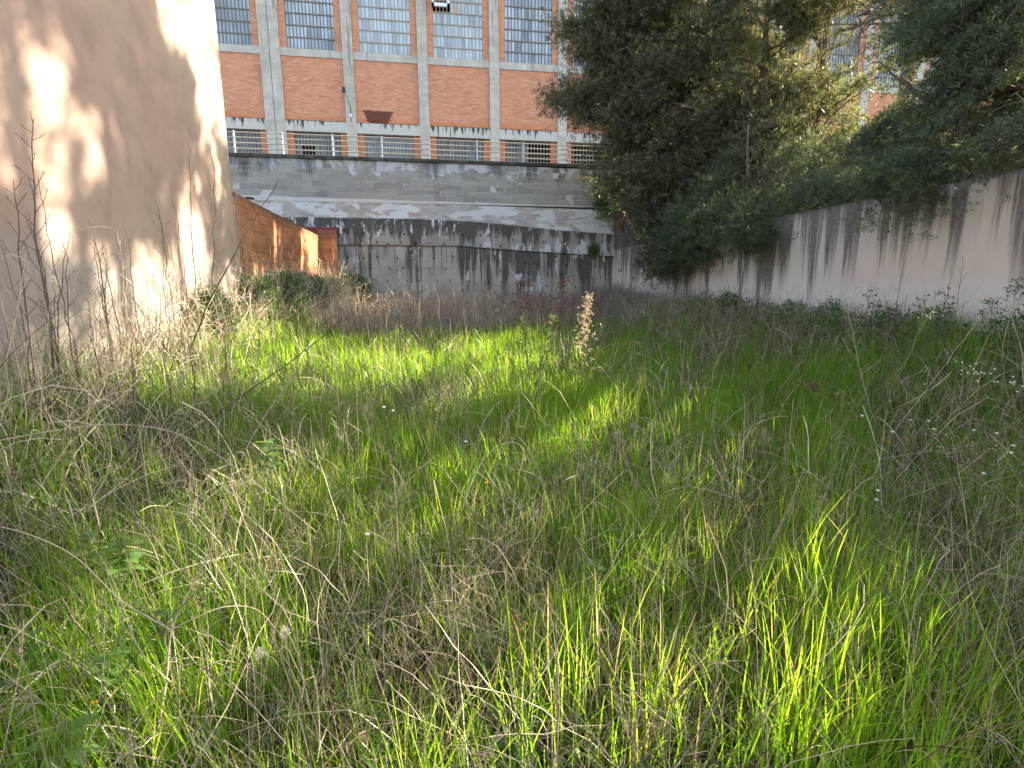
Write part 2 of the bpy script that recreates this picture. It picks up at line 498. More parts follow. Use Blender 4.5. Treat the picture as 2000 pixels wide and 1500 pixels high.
def unit(v):
    return v / np.maximum(np.linalg.norm(v, axis=-1, keepdims=True), 1e-9)


def ribbons(Pt, W, side):
    """Pt (N,S,3), W (N,S), side (N,3) -> verts, quads"""
    N, s, _ = Pt.shape
    a = Pt - side[:, None, :] * W[..., None] * .5; b = Pt + side[:, None, :] * W[..., None] * .5
    V = np.stack([a, b], 2).reshape(-1, 3)
    i = (np.arange(N)[:, None] * s + np.arange(s - 1)[None, :]) * 2
    Q = np.stack([i, i + 1, i + 3, i + 2], -1).reshape(-1, 4)
    return V, Q


def tubes3(Pt, W):
    N, s, _ = Pt.shape
    d = unit(Pt[:, -1] - Pt[:, 0]); r = unit(RNG.normal(size=(N, 3))); u = unit(np.cross(d, r)); v = np.cross(d, u)
    ring = [u * math.cos(a) + v * math.sin(a) for a in (0, 2.0944, 4.18879)]
    V = np.stack([Pt + k[:, None, :] * W[..., None] * .5 for k in ring], 2).reshape(-1, 3)
    i = (np.arange(N)[:, None] * s + np.arange(s - 1)[None, :]) * 3
    Q = np.concatenate([np.stack([i + k, i + (k + 1) % 3, i + 3 + (k + 1) % 3, i + 3 + k], -1).reshape(-1, 4) for k in range(3)])
    return V, Q


def curves(base, length, az, th0, bend, daz, s, wig=0.0):
    """polylines that leave `base` at angle th0 from vertical and bend by `bend` along their length"""
    N = len(base); tt = (np.arange(s - 1) + .5) / (s - 1)
    th = th0[:, None] + bend[:, None] * tt[None, :] ** 1.3
    a = az[:, None] + daz[:, None] * tt[None, :]
    if wig:
        th = th + RNG.normal(0, wig, th.shape); a = a + RNG.normal(0, wig, a.shape)
    st = np.stack([np.sin(th) * np.cos(a), np.sin(th) * np.sin(a), np.cos(th)], -1) * (length / (s - 1))[:, None, None]
    Pt = np.concatenate([np.zeros((N, 1, 3)), np.cumsum(st, 1)], 1) + base[:, None, :]
    return Pt


def scatter(n, y0, y1, dens):
    """points of the plot in front of the camera, thinned by dens(x, y) in 0..1"""
    out = []; got = 0
    while got < n:
        y = RNG.uniform(y0, y1, 4 * n); x = RNG.uniform(-2.5, 5.85, 4 * n)
        lo = np.maximum(-2.5, -.70 * y - .7); hi = np.minimum(5.85, 1.42 * y + .8)
        ok = (x > lo) & (x < hi) & (RNG.random(4 * n) < dens(x, y))
        q = np.stack([x[ok], y[ok]], -1); out.append(q); got += len(q)
    return np.concatenate(out)[:n]


# ------------------------------------------------------------------ setting: ground
nx, ny = 90, 190
gx, gy = np.meshgrid(np.linspace(-2.75, 6.05, nx), np.linspace(-3, 16.1, ny))
gz = ground(gx, gy) + .012 * wob(gx, gy, 5.0)
ii = (np.arange(ny - 1)[:, None] * nx + np.arange(nx - 1)[None, :]).ravel()
me = npmesh('ground', np.stack([gx, gy, gz], -1), np.stack([ii, ii + 1, ii + nx + 1, ii + nx], -1), 'soil', smooth=True)
tag(link('ground', me), kind='structure')
tag(MB().box((-300, -300, -1.2), (300, 300, -.35)).build('terrain', 'soil'), kind='structure')
# raised ground behind the right wall, climbing to the factory yard
m = MB(); prof = [(-3, 1.9), (6, 2.2), (13, 2.35), (15.6, 3.2), (16.2, 4.6)]
m.prism([(a, b) for a, b in prof] + [(16.2, -.3), (-3, -.3)], 0, 6.16, 60)
tag(m.build('upper_ground', 'soil'), kind='structure')
tag(MB().box((-30, 16.27, -.3), (60, 24.4, 4.86)).build('factory_yard', 'pavement'), kind='structure')

# ------------------------------------------------------------------ left building
LB = empty('plastered_building', (-2.56, 8.4, 0))
tag(LB, 'tall pink plastered building with dappled tree shade and grey cement base', 'building')


def lb(mb, name, mat, parent=LB):
    mb.o = Vector((-2.56, 8.4, 0)); return mb.build(name, mat, parent)


# a wall sheet with slightly uneven plaster relief, closed at the back by the block of the house
ly, lz = np.meshgrid(np.linspace(-4, 8.42, 160), np.linspace(-.2, 5.62, 80))
lx = -2.56 + .008 * wob(ly, lz, .8) + .003 * wob(ly * 2, lz * 2, 2.1, .7) - .015
V = np.stack([lx + 2.56, ly - 8.4, lz], -1); ii = (np.arange(79)[:, None] * 160 + np.arange(159)[None, :]).ravel()
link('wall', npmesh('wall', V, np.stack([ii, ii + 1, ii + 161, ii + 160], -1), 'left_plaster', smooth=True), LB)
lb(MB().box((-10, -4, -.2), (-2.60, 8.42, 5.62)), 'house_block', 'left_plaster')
lb(MB().box((-2.60, 8.405, -.2), (-2.572, 8.43, 5.62)), 'corner_edge', 'left_plaster')
lb(MB().box((-10.1, -4.1, 5.62), (-2.50, 8.52, 5.70)), 'roof', 'roof_tile')
lb(MB().tube([(-2.47, -4, 5.60), (-2.47, 8.56, 5.60)], .05, 8), 'gutter', 'dark_metal')

# ------------------------------------------------------------------ hollow brick wall
BW = empty('hollow_brick_wall', (-2.56, 12, .5))
tag(BW, 'orange hollow brick garden wall running from the pink building to a brick end pier', 'wall')
bo = Vector((-2.56, 12, .5))


def bw(mb, name, mat):
    mb.o = bo; return mb.build(name, mat, BW)


bw(MB().box((-2.78, 8.44, .2), (-2.568, 15.23, 2.80)), 'mortar', 'mortar')
bw(MB().box((-2.568, 15.0, .2), (-2.14, 15.23, 2.93)), 'mortar', 'mortar')
bm_full = bevel_box_mesh('brick', .320, .10, .146, .004, 'hollow_brick')
bm_half = bevel_box_mesh('brick', .155, .10, .146, .004, 'hollow_brick')
row = 0; zc = .30
lowm = MB(bo)
while zc < 2.78:
    off = .165 if row % 2 else 0.0
    yy = 8.455 - (.33 - off if off else 0)
    while yy < 15.03:
        c = yy + .165; full = True
        if yy < 8.44: c, full = 8.455 + .0825, False
        if yy + .33 > 15.05: c, full = yy + .0825, False
        jit = random.uniform(-.004, .007)
        if zc < .75 or (not full and c > 14.95 and yy + .165 > 15.06):
            if zc < .75: lowm.box((-2.60 + jit, c - .155 * (1 if full else .5), zc - .07), (-2.56 + jit, c + .155 * (1 if full else .5), zc + .07))
        else:
            o = link('brick', bm_full if full else bm_half, BW)
            o.location = Vector((-2.61 + jit, c, zc + random.uniform(-.002, .002))) - bo
            o.rotation_euler = (random.uniform(-.008, .008), 0, R(90) + random.uniform(-.008, .008))
        yy += .33
    row += 1; zc += .155
tag(lowm.build('brick', 'hollow_brick', BW), kind='stuff')
zc, row = .61, 0
while zc < 2.95:
    for c, full in (((-2.43, True), (-2.21, False)) if row % 2 == 0 else ((-2.51, False), (-2.29, True))):
        o = link('brick', bm_full if full else bm_half, BW)
        o.location = Vector((c + .0, 15.042 + random.uniform(-.004, .004), zc)) - bo
    zc += .155; row += 1

# vent pipe with a flat cap behind the brick wall
vp = P(490, 418, 12.0); vt = P(490, 389, 12.0)
o = MB(vp).tube([(vp.x, 12, 1.0), (vp.x, 12, vt.z)], .055, 12).build('vent_pipe', 'grey_metal', None, vp)
tag(o, 'short grey metal vent pipe with a flat dark cap above the brick wall', 'vent pipe')
MB(vp).tube([(vp.x, 12, vt.z), (vp.x, 12, vt.z + .025), (vp.x, 12, vt.z + .04)], [.085, .095, .03], 12).build('cap', 'dark_metal', o)

# shed roof edge behind the brick wall
SH = empty('shed', (-2.9, 15.6, .5)); sho = Vector((-2.9, 15.6, .5))
tag(SH, 'low shed with a maroon metal roof edge showing above the brick wall end', 'shed')
a0, a1 = P(586, 443, 15.45), P(664, 443, 15.45)
b0 = P(586, 456, 15.45)
MB(sho).prism([(15.40, b0.z), (15.40, a0.z - .03), (15.43, a0.z), (15.95, a0.z + .05), (15.95, b0.z + .05)], 0, a0.x - .8, a1.x).build('roof_edge', 'maroon_metal', SH)
MB(sho).box((a1.x + .002, 15.39, b0.z - .01), (a1.x + .03, 15.6, a0.z + .01)).build('end_cap', 'white_frame', SH)
m = MB(sho)
for i in range(18):
    m.tube([(a0.x + .28 + i * .038, 15.40, b0.z - .055), (a0.x + .25 + i * .038, 15.95, b0.z + .03)], .021, 6)
m.build('corrugated_sheet', 'corrugated_sheet', SH)
MB(sho).tube([(a0.x - .3, 15.42, b0.z - .10), (a1.x - .06, 15.42, b0.z - .10)], .03, 8).build('gutter', 'dark_metal', SH)
MB(sho).box((-6.2, 15.5, .2), (-2.62, 15.92, b0.z - .14)).build('shed_wall', 'dark_concrete', SH)

# ------------------------------------------------------------------ back retaining wall (two concrete tiers, render band, blocks, coping)
RW = empty('retaining_wall', (0, 16.0, .4)); ro = Vector((0, 16.0, .4))
tag(RW, 'stained grey retaining wall with a concrete block course on top across the back of the plot', 'wall')
XL, XR = -7.0, 5.92


def sheet(name, mat, zt, zb, yf, back, bumpy=.01, n=140, k=26):
    """wall slab whose front is an uneven sheet at y=yf and whose top and bottom edges follow zt(x), zb(x)"""
    xs = np.linspace(XL, XR, n); vs = np.linspace(0, 1, k)
    X, T = np.meshgrid(xs, vs)
    top = np.vectorize(zt)(xs); bot = np.vectorize(zb)(xs)
    Z = bot[None, :] + (top - bot)[None, :] * T
    Y = yf + bumpy * wob(X * 1.3, Z * 1.9, 1.0) + bumpy * .4 * wob(X * 3, Z * 4, 2.0, .4)
    V = np.stack([X, Y, Z], -1).reshape(-1, 3)
    b0_ = len(V); V = np.concatenate([V, np.stack([xs, np.full(n, back), top], -1), np.stack([xs, np.full(n, back), bot], -1)])
    ii = (np.arange(k - 1)[:, None] * n + np.arange(n - 1)[None, :]).ravel()
    Q = [np.stack([ii, ii + 1, ii + n + 1, ii + n], -1)]
    j = np.arange(n - 1); tp = (k - 1) * n
    Q.append(np.stack([tp + j, tp + j + 1, b0_ + j + 1, b0_ + j], -1)); Q.append(np.stack([b0_ + n + j, b0_ + n + j + 1, j + 1, j], -1))
    me = npmesh(name, V - np.array(ro), np.concatenate(Q), mat, smooth=False)
    return link(name, me, RW)


lin = lambda pts: (lambda x: float(np.interp(x, [a for a, _ in pts], [b for _, b in pts])))
ledge = lin([(-7, 2.72), (-2, 2.70), (1.2, 2.69), (3.5, 2.54), (5.9, 2.42)])
tier = lin([(-7, 3.43), (0, 3.43), (1.6, 3.38), (2.75, 3.29), (4.4, 3.15), (5.9, 3.07)])
blockb = lin([(-7, 3.97), (5.9, 3.77)])
jag = lambda f, a: (lambda x: f(x) + a * float(wob(x * 3.1, x, 1.7)))
sheet('lower_tier', 'grey_concrete', ledge, lambda x: 0.0, 15.99, 16.2)
sheet('upper_tier', 'dark_concrete', jag(tier, .012), lambda x: ledge(x) - .006 + .008 * float(wob(x * 2.3, 0, 2.0)), 15.93, 16.2, .014, 200, 20)
sheet('render_band', 'peeling_render', blockb, lambda x: tier(x) - .03, 15.985, 16.2, .012)
MB(ro).box((XL, 15.966, 3.85), (XR, 16.22, 4.93)).build('block_core', 'block_mortar', RW)
blk = bevel_box_mesh('block', .405, .09, .145, .004, 'concrete_block'); hblk = bevel_box_mesh('block', .199, .09, .145, .004, 'concrete_block')
row = 0; zc = 4.905
hidden = MB(ro)
while zc > 3.8:
    xx = -5.3 + (.206 if row % 2 else 0)
    while xx < XR - .05:
        sl = -.0155 * (xx + 5.3)
        full = xx + .41 <= XR + .01
        z_ = zc + .062 + sl * .72
        if z_ - .075 > blockb(xx) + .0 and xx > -7:
            o = link('block', blk if full else hblk, RW)
            o.location = Vector((xx + (.206 if full else .1), 16.005 + random.uniform(-.006, .006), z_)) - ro
            o.rotation_euler = (random.uniform(-.01, .01), R(.64), random.uniform(-.008, .008))
        xx += .412
    row += 1; zc -= .150
MB(ro).box((XL, 15.90, 4.962), (5.96, 16.26, 5.045)).build('coping', 'coping_concrete', RW)
m = MB(ro); random.seed(3)
for zrow in (3.02, 2.76, 2.36, 2.06, 1.72, 1.42):
    xx = -2.0 + random.uniform(0, .3)
    while xx < 5.6:
        z_ = zrow + (ledge(xx) - 2.7) + random.uniform(-.025, .025); f_ = 15.905 if zrow > 2.7 else 15.965
        m.box((xx - .013, f_ + .0, z_ - .026), (xx + .013, f_ + .05, z_ + .026)); xx += random.uniform(.28, .62)
tag(m.build('tie_hole_shade', 'hole_shade', RW), kind='stuff')  # dark boxes on the wall face, coloured as the shade inside tie holes

# railing on the coping
RL = empty('railing', (0, 16.1, 5.045)); rlo = Vector((0, 16.1, 5.045))
tag(RL, 'thin metal railing with pale posts and four long rails on top of the retaining wall', 'railing')
posts = [P(x, 300, 16.1).x for x in (459, 553, 651, 746, 840, 932, 1022, 1110, 1200)]
pm = MB().box((-.022, -.022, 0), (.022, .022, .60)).mesh('post', 'post_metal')
for x in posts:
    o = link('post', pm, RL); o.location = Vector((x, 16.1, 5.045)) - rlo; o.rotation_euler = (0, random.uniform(-.012, .012), 0)
for z_ in (5.19, 5.33, 5.47, 5.60):
    MB(rlo).tube([(-7, 16.075, z_), (-1, 16.075, z_ + .008), (4, 16.075, z_ - .004), (7.5, 16.075, z_)], .015, 6).build('rail', 'rail_metal', RL)

# ------------------------------------------------------------------ right wall
WR = empty('plaster_wall', (5.9, 8, .3)); wo = Vector((5.9, 8, .3))
tag(WR, 'long pink plaster boundary wall with black run-off streaks under the trees', 'wall')
ly, lz = np.meshgrid(np.linspace(-4, 16.0, 220), np.linspace(0, 1, 36))


def rtop(y):
    return np.interp(y, [-4, 4, 8.8, 13.2, 14.05, 14.1, 15.95, 16.0], [2.6, 2.62, 2.62, 2.50, 2.50, 2.53, 3.86, 3.9]) + .012 * wob(y * 4.0, y * 1.3, 2.0)


Z = rtop(ly) * lz
X = 5.9 + .012 * wob(ly, Z, .9) + .004 * wob(ly * 3, Z * 2.5, 2.0)
ii = (np.arange(35)[:, None] * 220 + np.arange(219)[None, :]).ravel(); top0 = 35 * 220
V = np.concatenate([np.stack([X, ly, Z], -1).reshape(-1, 3), np.stack([np.full(220, 6.15), ly[0], rtop(ly[0])], -1), np.stack([np.full(220, 6.15), ly[0], 0 * ly[0]], -1)])
j = np.arange(219); b1 = 36 * 220
Q = np.concatenate([np.stack([ii + 1, ii, ii + 220, ii + 221], -1), np.stack([top0 + j + 1, top0 + j, b1 + j, b1 + j + 1], -1), np.stack([b1 + j + 1, b1 + j, b1 + 220 + j, b1 + 221 + j], -1)])
link('wall_face', npmesh('wall_face', V - np.array(wo), Q, 'streaked_plaster', smooth=False), WR)
MB(wo).prism([(12.9, 2.51), (14.08, 2.515), (14.08, 2.60), (12.9, 2.58)], 0, 5.86, 6.16).build('coping', 'mortar', WR)

# ------------------------------------------------------------------ factory
FY = 24.0
FB = empty('factory', (0, FY, 4.86)); fo = Vector((0, FY, 4.86))
tag(FB, 'large orange brick factory with concrete pilasters and tall gridded windows behind the wall', 'building')
cols = [-8.4, -5.43, -2.50, .45, 3.40, 6.35, 9.30, 12.25, 15.20, 18.15, 21.10, 24.05, 27.0, 29.95]
Z0, ZL0, ZL1, ZB0, ZB1, ZT = 4.86, 7.73, 8.13, 10.50, 10.78, 14.22
MB(fo).box((-9, FY + .5, Z0), (31, FY + 8, 14.5)).build('wall', 'room_shade', FB)  # near-black body, its colour stands in for unlit rooms behind the windows
for i, x in enumerate(cols):
    hw = .37 if i == 1 else .20
    MB(fo).box((x - hw, FY - .12, Z0), (x + hw, FY + .3, 14.3)).build('pilaster', 'pilaster_concrete', FB)
    if i == 1: MB(fo).box((x - .015, FY - .124, Z0), (x + .0, FY - .05, 14.3)).build('joint', 'dark_metal', FB)
barU = 'window_bar'
pane_mesh = MB().box((-.066, -.006, -.195), (.066, .006, .195)).mesh('pane', 'blue_pane')
npane = 0
for i in range(len(cols) - 1):
    h0 = .37 if i == 0 else .2
    xa = cols[i] + (.37 if i == 1 else .2) + .002; xb = cols[i + 1] - (.37 if i + 1 == 1 else .2) - .002
    MB(fo).box((xa, FY - .03, ZL1 + .004), (xb, FY + .2, ZB0)).build('brick_panel', 'factory_brick', FB)
    MB(fo).box((xa, FY - .07, ZB0 + .003), (xb, FY + .3, ZB1)).build('sill_beam', 'pilaster_concrete', FB)
    MB(fo).box((xa, FY - .10, ZL0), (xb, FY + .3, ZL1)).build('ledge_beam', 'stained_beam', FB)
    MB(fo).box((xa, FY - .10, ZL1), (xb, FY - .031, ZL1 + .02)).build('ledge_cap', 'dark_metal', FB)
    MB(fo).box((xa, FY - .06, ZT), (xb, FY + .3, 14.3)).build('top_beam', 'pilaster_concrete', FB)
    jw = .26; wa, wb = xa + jw, xb - jw
    for ja, jb in ((xa, wa), (wb, xb)):
        MB(fo).box((ja, FY - .03, ZB1 + .003), (jb, FY + .3, ZT - .003)).build('brick_jamb', 'factory_brick', FB)
        MB(fo).box((ja, FY + .03, Z0), (jb, FY + .34, ZL0 - .003)).build('brick_jamb', 'factory_brick', FB)
    MB(fo).box((wa + .002, FY + .03, Z0), (wb - .002, FY + .34, 5.89)).build('brick_apron', 'factory_brick', FB)
    # upper window: grid of bars and panes
    nc, nr = 14, 8
    cw = (wb - wa) / nc; rh = (ZT - ZB1) / nr
    m = MB(fo)
    for k in range(nc + 1):
        m.box((wa + k * cw - .019, FY + .01, ZB1 + .004), (wa + k * cw + .019, FY + .06, ZT - .004))
    for k in range(nr + 1):
        zz = min(max(ZB1 + k * rh, ZB1 + .02), ZT - .02); m.box((wa, FY + .003, zz - .017), (wb, FY + .066, zz + .017))
    W_ = m.build('window', 'pale_bar' if i in (2, 3) else barU, FB)
    opened = (i == 3)
    bulk = MB(fo)
    for r_ in range(nr):
        for k in range(nc):
            px, pz = wa + (k + .5) * cw, ZB1 + (r_ + .5) * rh
            if opened and k < 5 and r_ >= 4: continue
            if 1 <= i <= 4 and r_ < 5:
                o = link('pane', pane_mesh, W_); o.location = Vector((px, FY + .05, pz)) - fo
                o.rotation_euler = (random.uniform(-.03, .03), 0, random.uniform(-.05, .05)); o.scale = (cw / .1464, 1, rh / .43)
            else:
                bulk.box((px - cw * .45, FY + .044, pz - rh * .455), (px + cw * .45, FY + .056, pz + rh * .455))
    if bulk.v: tag(bulk.build('pane', 'blue_pane', W_), kind='stuff')
    if opened:
        z0 = ZB1 + 4.25 * rh; x1 = wa + 4.75 * cw
        sm = MB(fo)
        sm.box((wa - .03, FY - .25, z0), (x1, FY - .17, z0 + .12)); sm.box((wa - .03, FY - .25, z0), (wa + .06, FY - .17, ZT - .2)); sm.box((x1 - .11, FY - .25, z0), (x1, FY - .17, ZT - .2))
        sm.box((wa - .03, FY - .25, z0 + .36), (x1, FY - .20, z0 + .385))
        so_ = sm.build('sash', 'white_frame', W_); so_['label'] = 'white framed sash tilted open'
        MB(fo).box((wa + 6.0 * cw, FY + .03, ZB1 + 4.1 * rh), (wa + 6.9 * cw, FY + .043, ZB1 + 4.75 * rh)).build('patched_pane', 'orange_patch', W_)  # plain orange colour of the patched pane
    # lower window
    nc2, lz0 = 14, 5.9
    lt = ZL0 - .06; rows = 9
    cw2 = (wb - wa) / nc2; rh2 = (lt - lz0) / rows
    m = MB(fo)
    for k in range(nc2 + 1): m.box((wa + k * cw2 - .008, FY + .11, lz0), (wa + k * cw2 + .008, FY + .15, lt))
    for k in range(rows + 1): m.box((wa, FY + .105, lz0 + k * rh2 - .007), (wb, FY + .145, lz0 + k * rh2 + .007))
    L_ = m.build('window', 'pale_bar', FB)
    hole = {1: (2, 6, 0, 7), 4: (7, 14, 0, 9), 5: (1, 14, 0, 9)}.get(i)
    bulk = MB(fo)
    for r_ in range(rows):
        for k in range(nc2):
            if hole and hole[0] <= k < hole[1] and hole[2] <= r_ < hole[3]: continue
            bulk.box((wa + (k + .06) * cw2, FY + .152, lz0 + (r_ + .05) * rh2), (wa + (k + .94) * cw2, FY + .162, lz0 + (r_ + .95) * rh2))
    tag(bulk.build('pane', 'grey_pane', L_), kind='stuff')
    if i == 1:
        for kk in (1.55, 6.1): MB(fo).box((wa + kk * cw2, FY + .165, lz0), (wa + (kk + .42) * cw2, FY + .2, lz0 + 7 * rh2)).build('sash', 'white_frame', L_)
    if i == 4: MB(fo).box((wa + 6.8 * cw2, FY + .165, lz0), (wa + 7.1 * cw2, FY + .2, lt - .02)).build('sash', 'white_frame', L_)
MB(fo).box((-9.3, FY - .55, 14.30), (31.3, FY + 8.2, 14.42)).build('roof', 'roof_tile', FB)
# dark wall lamp on a column of the factory
fl = P(684, 232, FY - .12); fl.y = FY - .125
FL = empty('floodlight', fl); tag(FL, 'small black floodlight on a thin arm fixed to a factory pilaster', 'floodlight')
a = P(685, 226, FY - .14); b = P(684.5, 207, FY - .16); c = P(675, 182, FY - .5); d = P(672, 175, FY - .55)
MB(fl).tube([a, b, P(683, 205, FY - .3), c], .014, 6).build('arm', 'dark_metal', FL)
m = MB(fl); m.box((d.x - .07, d.y - .10, d.z - .11), (d.x + .05, d.y + .03, d.z + .07)); m.build('lamp_head', 'dark_metal', FL)
m = MB(fl); m.box((a.x - .04, FY - .19, a.z - .06), (a.x + .04, FY - .122, a.z + .06)); m.build('junction_box', 'white_frame', FL)
MB(fl).tube([(a.x, FY - .135, a.z - .06), (a.x + .02, FY - .135, 8.15)], .012, 5).build('cable', 'dark_metal', FL)

# ------------------------------------------------------------------ trees
LIT = []     # gaps between the crowns: (ground or wall point, radius) where sunlight gets through


def lit_ground(px, py, zg, r):
    d = fwd + right * ((px - 1000) / F_PX) - up * ((py - 750) / F_PX); t_ = (zg - EYE) / d.z
    for _ in range(4):
        zg = .5 * zg + .5 * (float(ground(np.clip(d.x * t_, -2.5, 5.8), np.clip(d.y * t_, 0, 15))) + .24); t_ = (zg - EYE) / d.z
    LIT.append((np.array([d.x * t_, d.y * t_, zg]), r))


def lit_left(px, py, r):
    LIT.append((np.array(PX(px, py, -2.56)), r))


for px, py, r in ((5, 235, .16), (5, 180, .14), (110, 60, .09), (122, 95, .10), (135, 120, .08), (60, 110, .12), (85, 140, .10), (105, 130, .08), (20, 120, .12), (95, 200, .12), (115, 235, .13), (130, 255, .11), (150, 235, .10),
                  (200, 285, .15), (190, 265, .09), (215, 230, .09), (70, 280, .14), (60, 320, .16), (100, 335, .14), (125, 350, .12), (175, 375, .08), (235, 280, .08), (90, 440, .14), (115, 460, .16), (140, 485, .10), (205, 510, .10), (195, 495, .09),
                  (228, 490, .10), (280, 520, .07), (262, 550, .12), (255, 535, .08), (320, 380, .08), (300, 180, .10), (270, 100, .10), (280, 130, .07), (340, 260, .07), (320, 200, .07), (375, 430, .12), (400, 480, .13), (390, 360, .09), (360, 520, .09),
                  (320, 20, .28), (350, 50, .26), (330, 80, .12), (380, 100, .24), (385, 40, .3), (410, 20, .25), (400, 150, .2), (395, 200, .14), (410, 240, .16), (420, 290, .16), (430, 330, .16), (415, 130, .12), (430, 380, .10), (440, 460, .12), (430, 10, .2),
                  (450, 520, .13), (460, 560, .12), (440, 560, .12), (470, 470, .07)):
    lit_left(px, py, r * (1.45 if px < 260 else 1.22))
_g = np.random.default_rng(12)
for _ in range(75):
    lit_left(_g.uniform(-20, 260), _g.uniform(-20, 380), _g.uniform(.05, .12))
for _ in range(8):
    lit_left(_g.uniform(60, 330), _g.uniform(400, 590), _g.uniform(.04, .08))
for px, ys in ((500, (530, 555)), (538, (450, 480, 510, 530)), (555, (520, 545)), (590, (470, 500, 530, 555)), (605, (480, 510, 540, 560)), (622, (470, 500, 530, 550)), (548, (460, 490)), (515, (545,))):
    for py in ys: lit_left(px, py, .32)
for px in range(120, 1010, 50):
    for py, r in ((640, .5), (665, .5), (690, .46), (715, .36), (735, .22)):
        lit_ground(px + (py % 40), py, .75, r if px < 800 else r * .6)
for px, py, r in ((100, 690, .3), (60, 730, .25), (980, 735, .22), (1030, 760, .18), (900, 745, .2), (1060, 700, .15), (1140, 620, .2), (1140, 660, .2), (1590, 655, .2), (1540, 665, .15), (1210, 835, .12), (1240, 850, .12), (1350, 850, .10), (1330, 890, .13), (1345, 930, .12),
                  (1545, 870, .12), (1590, 880, .13), (1640, 850, .11), (1530, 920, .13), (1570, 950, .12), (1500, 980, .09), (1660, 960, .08), (640, 890, .10), (700, 860, .10), (790, 880, .10), (930, 990, .12), (960, 1040, .12), (890, 960, .10), (700, 1010, .09), (440, 1060, .10), (460, 1110, .11), (500, 1160, .12), (640, 1150, .09), (620, 1190, .09),
                  (560, 1230, .08), (250, 1230, .16), (310, 1290, .16), (200, 1290, .13), (430, 1240, .10), (380, 1340, .13), (60, 1400, .15), (150, 1340, .13), (250, 1380, .13), (50, 1300, .10), (160, 950, .10), (120, 1000, .10), (300, 900, .12), (480, 950, .12), (90, 1090, .08),
                  (1870, 1200, .09), (1900, 1250, .08), (1860, 1450, .09), (1940, 1430, .07), (1080, 1000, .07), (1120, 1080, .08), (1060, 1080, .07), (1400, 1040, .08), (1560, 1060, .08), (1280, 1010, .08), (1000, 1240, .07), (820, 1180, .07), (1700, 1010, .07), (780, 1250, .07), (1480, 1180, .06)):
    lit_ground(px, py, .35 if py < 1000 else .22, r)
_g = np.random.default_rng(31)
for _ in range(150):
    _y = _g.uniform(1.0, 4.2); _x = _g.uniform(max(-2.2, -.66 * _y), min(2.8, 1.2 * _y)); LIT.append((np.array([_x, _y, float(ground(_x, _y)) + .28]), _g.uniform(.05, .13)))
for _ in range(230):
    _y = _g.uniform(1.2, 9.5); _x = _g.uniform(max(-2.3, -.66 * _y), min(3.6, 1.2 * _y)); LIT.append((np.array([_x, _y, float(ground(_x, _y)) + .28]), _g.uniform(.05, .15)))
for px, py in ((1135, 690), (1135, 650), (1142, 620), (1148, 590)): LIT.append((np.array(P(px, py, 5.6)), .22))
LO = np.array([o_ for o_, _ in LIT]); LR = np.array([r_ for _, r_ in LIT])


def sun_gap(T, shrink=1.0):
    keep = np.ones(len(T), bool)
    for o_, r_ in zip(LO, LR):
        d = T - o_; al = d @ SUN
        keep &= ~((np.linalg.norm(d - al[:, None] * SUN, axis=1) < r_ * shrink) & (al > 0))
    return keep


def rot_random(n, updir, spread):
    """random orthonormal frames whose z axis follows updir with some spread"""
    zax = unit(updir + RNG.normal(0, spread, (n, 3))); r = unit(RNG.normal(size=(n, 3)))
    xax = unit(np.cross(r, zax)); return np.stack([xax, np.cross(zax, xax), zax], -1)


def spray(kind):
    """template of leaf-sized quads: (T,4,3)"""
    q = []
    rs = np.random.default_rng(5)
    if kind == 'pine':
        for k in range(9):
            a = rs.uniform(0, 6.28); e = rs.uniform(.1, 1.2); d = np.array([math.cos(a) * math.sin(e), math.sin(a) * math.sin(e), math.cos(e)])
            s_ = np.cross(d, rs.normal(size=3)); s_ /= np.linalg.norm(s_); L = rs.uniform(.07, .13); wv = .0075
            q.append([-s_ * wv, s_ * wv, d * L])
    elif kind == 'cypress':
        for k in range(10):
            a = rs.uniform(0, 6.28); e = rs.uniform(.1, 1.1); d = np.array([math.cos(a) * math.sin(e), math.sin(a) * math.sin(e), math.cos(e)])
            s_ = np.cross(d, rs.normal(size=3)); s_ /= np.linalg.norm(s_); L = rs.uniform(.035, .085); wv = rs.uniform(.0026, .0058); o_ = rs.normal(0, .024, 3)
            q.append([o_ - s_ * wv * 1.3, o_ + s_ * wv * 1.3, o_ + d * L])
    else:
        for k in range(6):
            a = rs.uniform(0, 6.28); e = rs.uniform(.4, 1.4); d = np.array([math.cos(a) * math.sin(e), math.sin(a) * math.sin(e), math.cos(e)])
            s_ = np.cross(d, (0, 0, 1.0)); s_ /= np.linalg.norm(s_) + 1e-6; L = rs.uniform(.05, .09); wv = rs.uniform(.014, .024); o_ = d * .02
            q.append([o_, o_ + d * L * .5 + s_ * wv, o_ + d * L, o_ + d * L * .5 - s_ * wv])
    return np.array(q)


SPR = {k: spray(k) for k in ('pine', 'cypress', 'leaf')}


def foliage(T, updir, kind, size, mat, parent, name='crown', origin=(0, 0, 0), tint=None):
    n = len(T); tp = SPR[kind]; k = len(tp); vc = tp.shape[1]
    Rm = rot_random(n, updir, .55); sc = RNG.uniform(.7, 1.35, n) * size
    V = np.einsum('nij,tvj->ntvi', Rm, tp) * sc[:, None, None, None] + T[:, None, None, :]
    tn = RNG.uniform(0, 1, n) if tint is None else tint
    tn = np.clip(tn[:, None, None] + RNG.normal(0, .22, (n, k, 1)), 0, 1) * np.ones((1, 1, vc))
    me = npmesh(name, V.reshape(-1, 3) - np.array(origin), np.arange(n * k * vc).reshape(-1, vc), mat, {'tint': tn.reshape(-1)})
    return link(name, me, parent)


